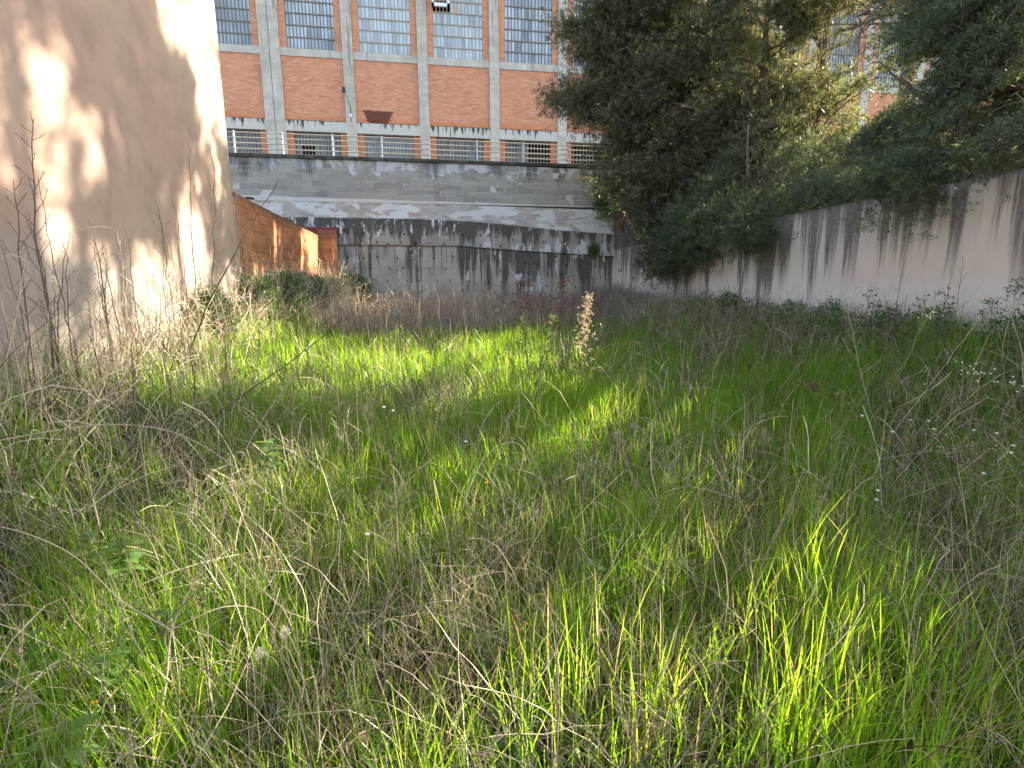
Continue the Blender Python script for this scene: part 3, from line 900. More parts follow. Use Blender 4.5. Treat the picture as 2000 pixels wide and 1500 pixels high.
def tree(name, label, cat, base, height, r0, lean, limbs, kind, mat, crown, tufts, size=1.0, extra=(), clump_r=.33, bare=.25, trunk_wob=.12, group=None, seed=1, gap=1.0, shade=False):
    """crown(hfrac) -> limb length; limbs = (count, first height fraction, elevation low, elevation high)"""
    global RNG
    RNG = np.random.default_rng(seed); rd = random.Random(seed)
    base = Vector(base); T = empty(name, base); tag(T, label, cat, group)
    n = 12; tr = []
    for i in range(n + 1):
        f = i / n; tr.append(base + Vector((lean[0] * f + trunk_wob * math.sin(f * 5 + seed) * f, lean[1] * f + trunk_wob * math.cos(f * 4.1 + seed) * f, height * f)))
    MB(base).tube(tr, [r0 * (1 - .8 * i / n) for i in range(n + 1)], 8).build('trunk', 'bark', T)
    lm = MB(base); cen, dirs = [], []

    def limb(p0, p1, rad, sag, weight=1.0):
        m_ = 8; pts = []
        side = Vector((rd.uniform(-1, 1), rd.uniform(-1, 1), rd.uniform(-.4, .4))) * (p1 - p0).length * .10
        for i in range(m_ + 1):
            f = i / m_; pts.append(p0.lerp(p1, f) + side * math.sin(f * 3.14) + Vector((0, 0, sag * (f * (1 - f)) * 4)))
        lm.tube(pts, [rad * (1 - .8 * i / m_) for i in range(m_ + 1)], 5, False)
        L = (p1 - p0).length; nt = max(4, int(L * 5.0 * weight)); ax = (p1 - p0).normalized()
        for j in range(nt):
            f = bare + (1 - bare) * (j + rd.random()) / nt; i = min(int(f * m_), m_ - 1); q = pts[i].lerp(pts[i + 1], f * m_ - i)
            tl = (.18 + .42 * math.sin(min(1, (1 - f) * 1.6 + .25) * 1.57)) * min(1.0, .5 + L * .22) * rd.uniform(.6, 1.2)
            d = (ax * .8 + Vector((rd.gauss(0, .8), rd.gauss(0, .8), rd.gauss(.05, .5)))).normalized(); e = q + d * tl
            lm.tube([q, q.lerp(e, .5) + Vector((0, 0, .03)), e], [rad * .25 + .004, rad * .15 + .003, .003], 4, False)
            cen.append(tuple(e)); dirs.append(tuple(d)); cen.append(tuple(q.lerp(e, .55))); dirs.append(tuple(d))
        cen.append(tuple(p1)); dirs.append(tuple(ax))

    cnt, h0, e0, e1 = limbs
    for k in range(cnt):
        hf = h0 + (1 - h0) * (k + rd.random() * .8) / cnt; i = min(int(hf * n), n - 1); p0 = tr[i].lerp(tr[i + 1], hf * n - i)
        az = k * 2.39996 + rd.uniform(-.4, .4); el = R(rd.uniform(e0, e1)); L = crown(hf) * rd.uniform(.75, 1.15)
        p1 = p0 + Vector((math.cos(az) * math.cos(el), math.sin(az) * math.cos(el), math.sin(el))) * L
        limb(p0, p1, r0 * .32 * (1.1 - hf), rd.uniform(-.12, .12) * L)
    for p1, hf in extra:
        i = min(int(hf * n), n - 1); p0 = tr[i].lerp(tr[i + 1], hf * n - i); limb(p0, Vector(p1), r0 * .3, .1, 2.4)
        for _ in range(10): cen.append(tuple(Vector(p1) + Vector((rd.gauss(0, .2), rd.gauss(0, .2), rd.gauss(0, .15))))); dirs.append(tuple((Vector(p1) - p0).normalized()))
    lm.build('limb', 'bark', T)
    cen = np.array(cen); dirs = np.array(dirs)
    per = max(1, int(tufts / len(cen))); bias = RNG.uniform(0, 1, len(cen))
    idx = np.repeat(np.arange(len(cen)), per)
    ct = cen[idx] + RNG.normal(0, 1, (len(idx), 3)) * clump_r * np.array([.55, .55, .36]) * RNG.uniform(.6, 1.3, len(cen))[idx][:, None]
    upd = unit(dirs[idx] * .7 + unit(ct - cen[idx] + 1e-6) * .5 + np.array([0, 0, .45]))
    k_ = sun_gap(ct, gap); ct, upd, tn = ct[k_], upd[k_], np.clip(bias[idx][k_] * .75 + RNG.uniform(0, .3, k_.sum()), 0, 1)
    k2 = (ct[:, 0] < 5.84) | (ct[:, 0] > 6.2) | (ct[:, 2] > rtop(ct[:, 1]) + .03)
    foliage(ct[k2], upd[k2], kind, size, mat, T, 'crown', base, tn[k2])
    return T


# big dark cypress at the corner of the plot, boughs spilling over the wall
ext = [(P(1092, 190, 13.6), .42), (P(1130, 205, 13.4), .40), (P(1150, 225, 13.3), .38), (P(1105, 60, 13.8), .66), (P(1140, 95, 13.6), .60), (P(1180, 30, 13.6), .72), (P(1160, 120, 13.5), .56), (P(1195, 300, 13.2), .26), (P(1185, 350, 13.4), .2), (P(1205, 270, 13.2), .3), (P(1300, 515, 12.2), .10), (P(1330, 500, 12.0), .12),
       (P(1400, 490, 11.6), .12), (P(1290, 455, 12.6), .14), (P(1440, 470, 11.3), .14), (P(1350, 450, 12.0), .2), (P(1300, 500, 12.3), .12), (P(1280, 430, 12.6), .2), (P(1370, 400, 12.0), .24), (P(1430, 430, 11.5), .18), (P(1250, 400, 12.8), .22), (P(1240, 330, 12.8), .28), (P(1215, 150, 13.2), .5), (P(1260, 200, 12.6), .45)] + [(P(a_, b_, c_), h_) for a_, b_, c_, h_ in ((1230, 40, 13.4, .6), (1300, 20, 13, .62), (1350, 80, 12.8, .56), (1420, 60, 12.6, .6), (1470, 120, 12.4, .5), (1250, 110, 13.2, .5), (1330, 150, 12.8, .48), (1400, 170, 12.4, .45), (1480, 230, 12.2, .38), (1300, 250, 12.7, .36), (1390, 260, 12.2, .34), (1220, 210, 13.3, .42), (1440, 320, 11.9, .28), (1340, 330, 12.3, .28), (1190, 80, 13.6, .6))]
tree('cypress_tree', 'big dark cypress at the far corner with boughs hanging over the pale wall', 'tree', (6.95, 13.6, 2.3), 9.6, .20, (-.1, .1), (62, .06, 5, 50), 'cypress', 'cypress_leaf',
     lambda h: 2.35 * min(1, (1.08 - h) * 2.4) ** .6 + .1, 54000, 1.35, ext, .44, .2, seed=21, gap=.5)
tree('cypress_tree', 'slimmer cypress with a straight bare trunk just behind the big corner cypress', 'tree', (8.05, 12.3, 2.3), 8.2, .15, (.1, -.1), (44, .05, 5, 45), 'cypress', 'cypress_leaf',
     lambda h: 1.75 * min(1, (1.08 - h) * 2.2) ** .5 + .1, 24000, 1.45, (), .42, .2, seed=33, gap=.55)
# pines
tree('pine_tree', 'airy pine with a leaning forked brown trunk beside the cypresses', 'tree', (9.1, 12.2, 2.3), 6.9, .13, (.5, -.35), (34, .24, 0, 45), 'pine', 'pine_leaf',
     lambda h: 1.9 * (1.1 - h) ** .4, 12000, 1.15, [(P(1590, 60, 11.6), .6), (P(1520, 30, 11.7), .75), (P(1620, 150, 11.2), .4)], .34, .4, .22, seed=45)
tree('pine_tree', 'twin limbed pine in the middle of the row with factory windows showing through', 'tree', (9.3, 9.6, 2.3), 9.9, .15, (.25, .3), (38, .40, -5, 45), 'pine', 'pine_leaf',
     lambda h: 2.2 * (1.1 - h) ** .4, 13000, 1.15, [(P(1690, 30, 8.8), .42), (P(1650, 60, 9.2), .44), (P(1780, 110, 8.6), .38)], .36, .35, .2, seed=57)
tree('pine_tree', 'dense dark pine nearest the camera over the streaked wall', 'tree', (8.7, 6.7, 2.3), 9.9, .19, (-.1, .35), (50, .14, 0, 40), 'cypress', 'juniper_leaf',
     lambda h: 2.35 * (1.1 - h) ** .4, 26000, 1.05, [(P(1850, 60, 6.4), .3), (P(1950, 180, 5.8), .18), (P(1840, 220, 6.6), .2), (P(1800, 330, 6.9), .1), (P(1900, 290, 6.0), .12)] + [(P(a_, b_, c_), h_) for a_, b_, c_, h_ in ((1800, 40, 7.2, .5), (1870, 20, 6.6, .5), (1930, 60, 6.2, .42), (1980, 30, 5.8, .45), (1900, 110, 6.2, .36), (1840, 115, 6.8, .38), (1760, 70, 7.6, .45), (1960, 120, 5.8, .3))], .40, .25, .15, seed=69)
tree('pine_tree', 'tall spreading pine standing back among the trees on the upper ground', 'tree', (10.6, 7.6, 2.3), 11.4, .2, (-.2, .2), (42, .55, 0, 40), 'pine', 'juniper_leaf',
     lambda h: 2.7 * (1.1 - h) ** .4, 19000, 1.3, (), .45, .3, .2, seed=71)
tree('pine_tree', 'low pine at the near end of the row leaning out over the wall', 'tree', (8.8, 4.4, 2.1), 8.4, .16, (-.1, .2), (34, .15, 0, 40), 'cypress', 'juniper_leaf',
     lambda h: 2.0 * (1.1 - h) ** .4, 15000, 1.0, (), .42, .25, .2, seed=83)
tree('pine_tree', 'added very tall pine behind the row with an unseen crown that shades the pink wall', 'tree', (12.2, 9.0, 2.3), 13.6, .24, (-.2, .2), (52, .60, -5, 35), 'pine', 'juniper_leaf',
     lambda h: 3.0 * (1.15 - h) ** .35, 12000, 2.6, (), .5, .25, .2, seed=91, shade=True)  # added tree, crown above the view, there to shade the pink wall
tree('pine_tree', 'second added very tall pine behind the near end of the row that shades the pink wall', 'tree', (12.4, 6.2, 2.3), 13.0, .22, (.2, -.1), (44, .60, -5, 35), 'pine', 'juniper_leaf',
     lambda h: 2.7 * (1.15 - h) ** .35, 10000, 2.6, (), .5, .25, .2, seed=93, shade=True)  # likewise added, its out-of-view crown thickens the shade on the pink wall
# junipers along the wall top
for k, (x, y, h, r, sd_, lab) in enumerate(((7.0, 11.0, 2.6, 1.2, 101, 'bushy dark juniper spilling over the wall beside the cypress boughs'), (7.3, 9.4, 1.9, 1.15, 103, 'blue green juniper in the middle of the wall top'),
                                           (7.2, 7.9, 1.7, 1.1, 105, 'ragged juniper above the blackest streaks of the wall'), (7.0, 6.3, 2.2, 1.2, 107, 'low juniper hanging in a tuft over the wall edge'), (7.2, 4.9, 2.5, 1.3, 109, 'dark juniper at the near end of the wall'), (7.4, 3.7, 2.7, 1.35, 111, 'juniper behind the wall just past the right edge of the view'), (7.4, 2.3, 2.7, 1.35, 113, 'juniper beside the camera behind the right wall'))):
    ex = [((5.75, y - .3, 2.75), .2), ((5.95, y + .4, 2.95), .3)] if k != 2 else [((5.95, y, 2.85), .2)]
    hang = {0: ((1330, 510), (1370, 480), (1400, 490), (1440, 468), (1350, 450), (1300, 535), (1420, 450), (1380, 520), (1310, 490), (1285, 545), (1340, 470), (1400, 455)), 1: ((1470, 452), (1440, 440), (1475, 470)), 3: ((1790, 378), (1780, 365))}.get(k, ())
    ex = ex + [(tuple(PX(a_ + (25 if k == 0 and a_ < 1320 else 0), b_ - (24 if k == 0 else 0), 5.60)), .12) for a_, b_ in hang]
    tree('juniper_bush', lab, 'bush', (x, y, 2.25), h, .06, (.05, 0), (26, .05, 5, 55), 'cypress', 'juniper_leaf', lambda h_, r=r: r * (1.1 - h_) ** .5, 15000 if k == 0 else 8000 if y > 8.5 else 10500, 1.1 if y > 8.5 or y < 4 else .85, ex, .36, .1, .1, 'junipers along the wall top', seed=sd_, gap=.85 if y < 4 else 1.0)
# dead ivy and living ivy at the corner
iv = P(1235, 400, 14.6)
m = MB(iv); rd = random.Random(5); pts = []
for k in range(46):
    a = Vector((rd.uniform(6.0, 6.5), rd.uniform(13.6, 15.5), rd.uniform(2.5, 3.0))); pts_ = [a]
    for s_ in range(6): pts_.append(pts_[-1] + Vector((rd.gauss(-.03, .07), rd.gauss(0, .07), rd.uniform(.12, .32))))
    m.tube(pts_, [.014, .012, .011, .009, .008, .006, .004], 4, False); pts += pts_[2:]
o = m.build('dead_creeper', 'stalk_brown', None, iv); tag(o, 'tangle of bare brown creeper stems over the corner of the two walls', 'creeper')
RNG = np.random.default_rng(9)
pp = np.array([tuple(p_) for p_ in pts]); idx = RNG.integers(0, len(pp), 900)
foliage(pp[idx] + RNG.normal(0, .12, (900, 3)), np.tile((0, 0, 1.0), (900, 1)), 'leaf', .9, 'dead_leaf', o, 'dead_leaves', tuple(iv))
iv2 = P(1190, 392, 15.8)
c_ = np.array(iv2) + RNG.normal(0, 1, (520, 3)) * np.array([.20, .10, .22])
o = empty('ivy', iv2); tag(o, 'small clump of green ivy at the end of the block wall', 'ivy')
foliage(c_, np.tile((0, -.8, .5), (520, 1)), 'leaf', 1.0, 'bush_leaf', o, 'leaves', tuple(iv2))
MB(iv2).tube([iv2 + Vector((.1, .1, -.3)), iv2, iv2 + Vector((-.1, -.02, .25))], [.012, .01, .005], 5).build('stem', 'bark', o)
iv3 = P(1158, 490, 15.85)
c_ = np.array(iv3) + RNG.normal(0, 1, (120, 3)) * np.array([.10, .03, .10])
o = empty('ledge_weed', iv3); tag(o, 'small green weed rooted on the ledge of the dark concrete wall', 'weed')
foliage(c_, np.tile((0, -.8, .5), (120, 1)), 'leaf', .7, 'bush_leaf', o, 'leaves', tuple(iv3))

# green bushes at the foot of the brick wall
for k, (px, py, Y, rx, rz, n_, lab) in enumerate(((468, 590, 8.3, .28, .26, 900, 'dark green bush at the bare corner of the pink building'), (510, 575, 9.6, .42, .30, 1500, 'bright green nettle bush beside the foot of the brick wall'),
                                                 (575, 572, 11.6, .55, .28, 1600, 'low green bush halfway along the brick wall'), (640, 570, 13.6, .45, .22, 900, 'small green bush below the brick end pier'),
                                                 (690, 562, 14.8, .50, .30, 1300, 'dark bush against the retaining wall beside the brick pier'), (325, 632, 6.6, .22, .24, 300, 'shaded green bush under the pink plaster wall'))):
    c = P(px, py, Y); c.x = max(c.x, -2.35); gz_ = float(ground(c.x, c.y)); o = empty('bush', (c.x, c.y, gz_)); tag(o, lab, 'bush')
    hgt = max(.3, c.z - gz_) + .28; n_ = int(n_ * 2.4)
    d = RNG.normal(0, 1, (n_, 3)); d = unit(d) * RNG.uniform(.3, 1, (n_, 1)) ** .5
    cc = np.array((c.x, c.y, gz_ + hgt * .55)) + d * np.array([rx * .9, rx, hgt * .55]) + RNG.normal(0, .05, (n_, 3))
    cc[:, 0] = np.maximum(cc[:, 0], -2.5); cc[:, 2] = np.maximum(cc[:, 2], gz_ + .03)
    foliage(cc, d * .8 + np.array([0, 0, .5]), 'leaf', .55, 'bush_leaf', o, 'foliage', (c.x, c.y, gz_))
    m = MB((c.x, c.y, gz_))
    for j in range(9):
        e = cc[RNG.integers(0, n_)]; m.tube([(c.x + RNG.normal(0, .05), c.y + RNG.normal(0, .05), gz_), tuple((np.array((c.x, c.y, gz_ + .2)) + e) / 2), tuple(e)], [.008, .006, .003], 4, False)
    m.build('stem', 'stalk_green', o)

# ------------------------------------------------------------------ field: grass and dry growth (uncountable)
RNG = np.random.default_rng(77)


def green_mask(x, y):
    """1 where green grass prevails, 0 where dead growth does"""
    g = .62 + .38 * wob(x, y, 1.1, .3) + .25 * wob(x, y, 2.7, 1.1)
    g = g - .25 * sstep(.9, 2.1, -x) * sstep(6.5, 4.5, y) + .25 * sstep(.2, 1.0, x) * sstep(3.2, 4.5, y)
    return np.clip(g, .12, 1)


Vs, Qs, At, Al, Pk = [], [], [], [], []
off = 0
for n, y0, y1, hmin, hmax, wmin, wmax, s in ((20000, .75, 2.6, .20, .56, .0030, .0076, 6), (31000, 2.4, 5.2, .22, .58, .0038, .0085, 5), (38000, 5.0, 10.6, .20, .46, .006, .011, 4), (5000, 10.4, 15.6, .15, .35, .006, .011, 4)):
    q = scatter(n, y0, y1, lambda x, y: green_mask(x, y) * (1.0 if y0 < 10 else .6))
    # tufts: pull blades towards shared roots
    root = q[RNG.integers(0, n, n // 13)]
    near = root[np.argsort(root[:, 0])]
    pull = RNG.random(n) < .66
    j_ = RNG.integers(0, len(root), n); q[pull] = root[j_[pull]] + RNG.normal(0, .022 + .004 * y0, (pull.sum(), 2))
    ok = (q[:, 0] > -2.5) & (q[:, 0] < 5.84); q = q[ok]; n = len(q)
    gm = green_mask(q[:, 0], q[:, 1])
    base = np.concatenate([q, (ground(q[:, 0], q[:, 1]) - .01)[:, None]], 1)
    L = RNG.uniform(hmin, hmax, n) * (.65 + .5 * gm) * np.where(RNG.random(n) < .12, 1.25, 1)
    az = RNG.uniform(0, 6.283, n) * .55 + 2.7; th0 = np.abs(RNG.normal(0, .12, n)); bend = np.abs(RNG.normal(.28, .34, n)); bend[RNG.random(n) < .07] += 1.0
    Pt = curves(base, L, az, th0, bend, RNG.normal(0, .4, n), s)
    prof = np.interp(np.linspace(0, 1, s), [0, .25, .7, 1], [.75, 1, .75, .06])
    W = RNG.uniform(wmin, wmax, n)[:, None] * prof[None, :]
    sd_ = np.stack([np.cos(az + 1.57 + RNG.normal(0, .7, n)), np.sin(az + 1.57 + RNG.normal(0, .7, n)), RNG.normal(0, .15, n)], -1)
    V, Q = ribbons(Pt, W, unit(sd_)); Vs.append(V); Qs.append(Q + off); off += len(V)
    tn = np.clip(RNG.beta(2, 2.6, n) * .9 + .10 * wob(q[:, 0], q[:, 1], 1.9), 0, .83); tn[RNG.random(n) < .10 * (1.6 - gm)] = 1
    At.append(np.repeat(tn, s * 2)); Al.append(np.tile(np.repeat(np.linspace(0, 1, s), 2), n)); Pk.append(np.repeat(np.clip(sstep(1.5, 4.5, q[:, 0]) * .8 + .35 * wob(q[:, 0], q[:, 1], .9, 2.2), 0, 1), s * 2))
o = link('grass', npmesh('grass', np.concatenate(Vs), np.concatenate(Qs), 'grass_blade', {'tint': np.concatenate(At), 'along': np.concatenate(Al), 'patch': np.concatenate(Pk)}))
tag(o, 'long green grass growing over the whole plot', None, None, 'stuff')

# arching dead stems tangled through the grass
Vs, Qs, At, Al = [], [], [], []; off = 0


def add_stems(Pt, W, tint, tube=True):
    global off
    n, s, _ = Pt.shape
    if tube: V, Q = tubes3(Pt, W); k = 3
    else: V, Q = ribbons(Pt, W, unit(RNG.normal(size=(n, 3)))); k = 2
    Vs.append(V); Qs.append(Q + off); off += len(V)
    At.append(np.repeat(tint, s * k)); Al.append(np.tile(np.repeat(np.linspace(0, 1, s), k), n))


for n, y0, y1, lmin, lmax, wd, s, tube in ((6000, .85, 2.6, .25, .85, .0026, 9, True), (6400, 2.4, 5.4, .30, .95, .0042, 8, False), (8000, 5.0, 10.5, .30, .80, .0062, 6, False)):
    q = scatter(n, y0, y1, lambda x, y: (1 - .7 * sstep(5.0, 5.8, y) * sstep(10.2, 9.4, y) * sstep(2.0, .5, x)) * np.clip(1.2 - 1.0 * green_mask(x, y) - .10 * sstep(.3, 1.2, x) * sstep(2.6, 3.6, y), .10, 1))
    base = np.concatenate([q, (ground(q[:, 0], q[:, 1]) + RNG.uniform(-.02, 1, n) ** 2 * .26)[:, None]], 1)
    th0 = RNG.uniform(.0, 1.05, n); bend = RNG.normal(.6, .75, n)
    L = RNG.uniform(lmin, lmax, n) * RNG.uniform(.6, 1, n)
    Pt = curves(base, L, RNG.uniform(0, 6.283, n), th0, bend, RNG.normal(0, .9, n), s, .09)
    Pt[..., 2] = np.maximum(Pt[..., 2], ground(Pt[..., 0], Pt[..., 1]) + .01)
    Pt[..., 0] = np.clip(Pt[..., 0], -2.5, 5.84)
    bead = np.where((np.arange(s) % 2 == 0)[None, :] & (RNG.random(n) < .35)[:, None] & (np.arange(s) > s * .35)[None, :], 1.9, 1.0)
    W = wd * RNG.uniform(.55, 1.35, n)[:, None] * np.linspace(1.15, .45, s)[None, :] * bead
    tn = np.clip(RNG.beta(1.1, 1.7, n), 0, 1)
    add_stems(Pt, W, tn, tube)
    # short side twigs
    if y0 < 5:
        k = int(n * 1.4); i = RNG.integers(0, n, k); jx = RNG.integers(2, s - 1, k); b = Pt[i, jx]
        Pt2 = curves(b, RNG.uniform(.04, .20, k), RNG.uniform(0, 6.283, k), RNG.uniform(.2, 1.3, k), RNG.normal(.3, .7, k), RNG.normal(0, .6, k), 5, .1)
        add_stems(Pt2, wd * .6 * np.linspace(1, .5, 5)[None, :] * RNG.uniform(.6, 1.2, k)[:, None], tn[i], False)
o = link('dry_stems', npmesh('dry_stems', np.concatenate(Vs), np.concatenate(Qs), 'dry_stem', {'tint': np.concatenate(At), 'along': np.concatenate(Al)}))
tag(o, 'tangled dead stems lying through the green grass', None, None, 'stuff')

# dry scrub along the back and the foot of both walls
Vs, Qs, At, Al = [], [], [], []; off = 0


def scrub_dens(x, y):
    back = sstep(9.2, 10.6, y + .5 * wob(x, y, 1.3)) * (1 - .35 * sstep(3.5, 5, x)); left = sstep(-1.9, -2.25, x) * sstep(2.2, 3.0, y) * 1.6; rightw = sstep(3.1, 4.5, x) * (.55 + .45 * sstep(4.5, 6, y))
    return np.clip(np.maximum(np.maximum(back, left), rightw) * .63, 0, 1)


n = 8200; q = scatter(n, 2.2, 15.85, scrub_dens); s = 7
base = np.concatenate([q, ground(q[:, 0], q[:, 1])[:, None]], 1)
L = RNG.uniform(.35, .85, n) * (.85 + .35 * wob(q[:, 0], q[:, 1], 2.0)) * np.where(q[:, 0] > 3.4, .85, 1.22) * np.where(q[:, 0] < -1.3, 1.2, 1)
Pt = curves(base, L, RNG.uniform(0, 6.283, n), np.abs(RNG.normal(0, .35, n)), RNG.normal(.45, .8, n), RNG.normal(0, .8, n), s, .12)
Pt[..., 0] = np.clip(Pt[..., 0], -2.5, 5.84); Pt[..., 1] = np.minimum(Pt[..., 1], 15.88)
tn = np.clip(RNG.beta(2, 2, n) - .25 * (q[:, 0] > 2.2) + .22 * (q[:, 0] < -1.4), 0, 1)
wsc = (.0024 + .00062 * q[:, 1])
add_stems(Pt, wsc[:, None] * np.linspace(1.2, .6, s)[None, :], tn, False)
for rep, ln in ((3.2, .28), (3.6, .16)):
    k = int(n * rep); i = RNG.integers(0, n, k); jx = RNG.integers(2, s, k); b = Pt[i, jx]
    Pt2 = curves(b, RNG.uniform(.4, 1.2, k) * ln, RNG.uniform(0, 6.283, k), RNG.uniform(.1, 1.2, k), RNG.normal(.5, .9, k), RNG.normal(0, .8, k), 4, .15)
    Pt2[..., 0] = np.clip(Pt2[..., 0], -2.5, 5.84); Pt2[..., 1] = np.minimum(Pt2[..., 1], 15.88)
    add_stems(Pt2, (wsc * .75)[i][:, None] * np.linspace(1, .5, 4)[None, :], tn[i], False)
o = link('dry_scrub', npmesh('dry_scrub', np.concatenate(Vs), np.concatenate(Qs), 'scrub_stem', {'tint': np.concatenate(At), 'along': np.concatenate(Al)}))
tag(o, 'band of curly dead brushwood along the foot of the walls', None, None, 'stuff')

# low leafy weeds
n = 5200; q = scatter(n, .8, 9, lambda x, y: np.clip(.35 + .5 * wob(x, y, 1.6, 4.0) + .5 * sstep(1.2, 0, np.hypot(x + .9, y - 2.0)) + .5 * sstep(1, 0, np.hypot(x - .6, y - 2.0)), .03, 1) * sstep(9, 3, y))
c_ = np.concatenate([q, (ground(q[:, 0], q[:, 1]) + RNG.uniform(.02, .16, n))[:, None]], 1)
o = foliage(c_, np.tile((0, 0, 1.0), (n, 1)), 'leaf', .62, 'weed_leaf', None, 'leafy_weeds')
tag(o, 'small leafy weeds between the grass blades', None, None, 'stuff')
# leafy weed band at the foot of the right wall
n = 3600; q = scatter(n, 3.0, 10, lambda x, y: sstep(4.5, 5.3, x) * np.clip(.55 + .5 * wob(x, y, 1.4, 1.0), 0, 1))
c_ = np.concatenate([q, (ground(q[:, 0], q[:, 1]) + RNG.uniform(.03, .62, n) * (.7 + .4 * wob(q[:, 0], q[:, 1], 2.0)))[:, None]], 1)
o = foliage(c_, np.tile((0, 0, 1.0), (n, 1)), 'leaf', .62, 'bush_leaf', None, 'wall_weeds')
tag(o, 'dark leafy weeds along the foot of the streaked wall', None, None, 'stuff')


# ------------------------------------------------------------------ single plants
def poly(p0, p1, n=10, wobble=.03, sag=0.0, rd=random):
    p0, p1 = Vector(p0), Vector(p1); L = (p1 - p0).length
    ph = rd.uniform(0, 6); ph2 = rd.uniform(0, 6); out = []
    for i in range(n + 1):
        f = i / n; e = math.sin(f * math.pi) ** .7
        out.append(p0.lerp(p1, f) + Vector((math.sin(ph + f * 5), math.cos(ph2 + f * 4), 0)) * wobble * L * e * .5 + Vector((rd.gauss(0, .004), rd.gauss(0, .004), 0)) * L + Vector((0, 0, sag * L * e)))
    return out


def stalk(label, base, tip, r=.004, twigs=16, tl=.22, mat='stalk_brown', seed=0, start=.35, group=None, bead=False, elev=(.5, 1.1)):
    rd = random.Random(seed); r *= 1.45; b = Vector(base); st = poly(base, tip, 14, .03, 0, rd)
    rad = [r * (1 - .75 * i / 14) * (1.5 if bead and i % 2 else 1) for i in range(15)]
    root = MB(b).tube(st, rad, 5).build('dead_weed_stalk', mat, None, b)
    tag(root, label, 'dead stalk', group)
    tw = MB(b); L = (Vector(tip) - b).length
    for k in range(twigs):
        f = start + (1 - start) * (k + rd.random()) / twigs; i = min(int(f * 14), 13); q = st[i].lerp(st[i + 1], f * 14 - i)
        a = k * 2.4 + rd.uniform(-.5, .5); e = rd.uniform(*elev); ln = tl * (1.15 - f * .8) * rd.uniform(.5, 1.2)
        d = Vector((math.cos(a) * math.cos(e), math.sin(a) * math.cos(e), math.sin(e)))
        m1 = q + d * ln * .5 + Vector((rd.gauss(0, .03), rd.gauss(0, .03), .02)) * ln; e1 = q + d * ln + Vector((0, 0, ln * .12))
        tw.tube([q, m1, e1], [r * .24, r * .19, r * .11], 4, False)
        for j in range(3):
            d2 = (d + Vector((rd.gauss(0, .5), rd.gauss(0, .5), rd.gauss(.1, .4)))).normalized(); s_ = m1.lerp(e1, rd.uniform(0, .9)); tw.tube([s_, s_ + d2 * ln * rd.uniform(.15, .4)], [r * .14, r * .08], 3, False)
    if twigs: tag(tw.build('twigs', mat, root), kind='stuff')
    return root


def onground(px, py, Y, lift=0.0):
    c = P(px, py, Y); c.x = max(c.x, -2.45); c.z = float(ground(c.x, c.y)); return c


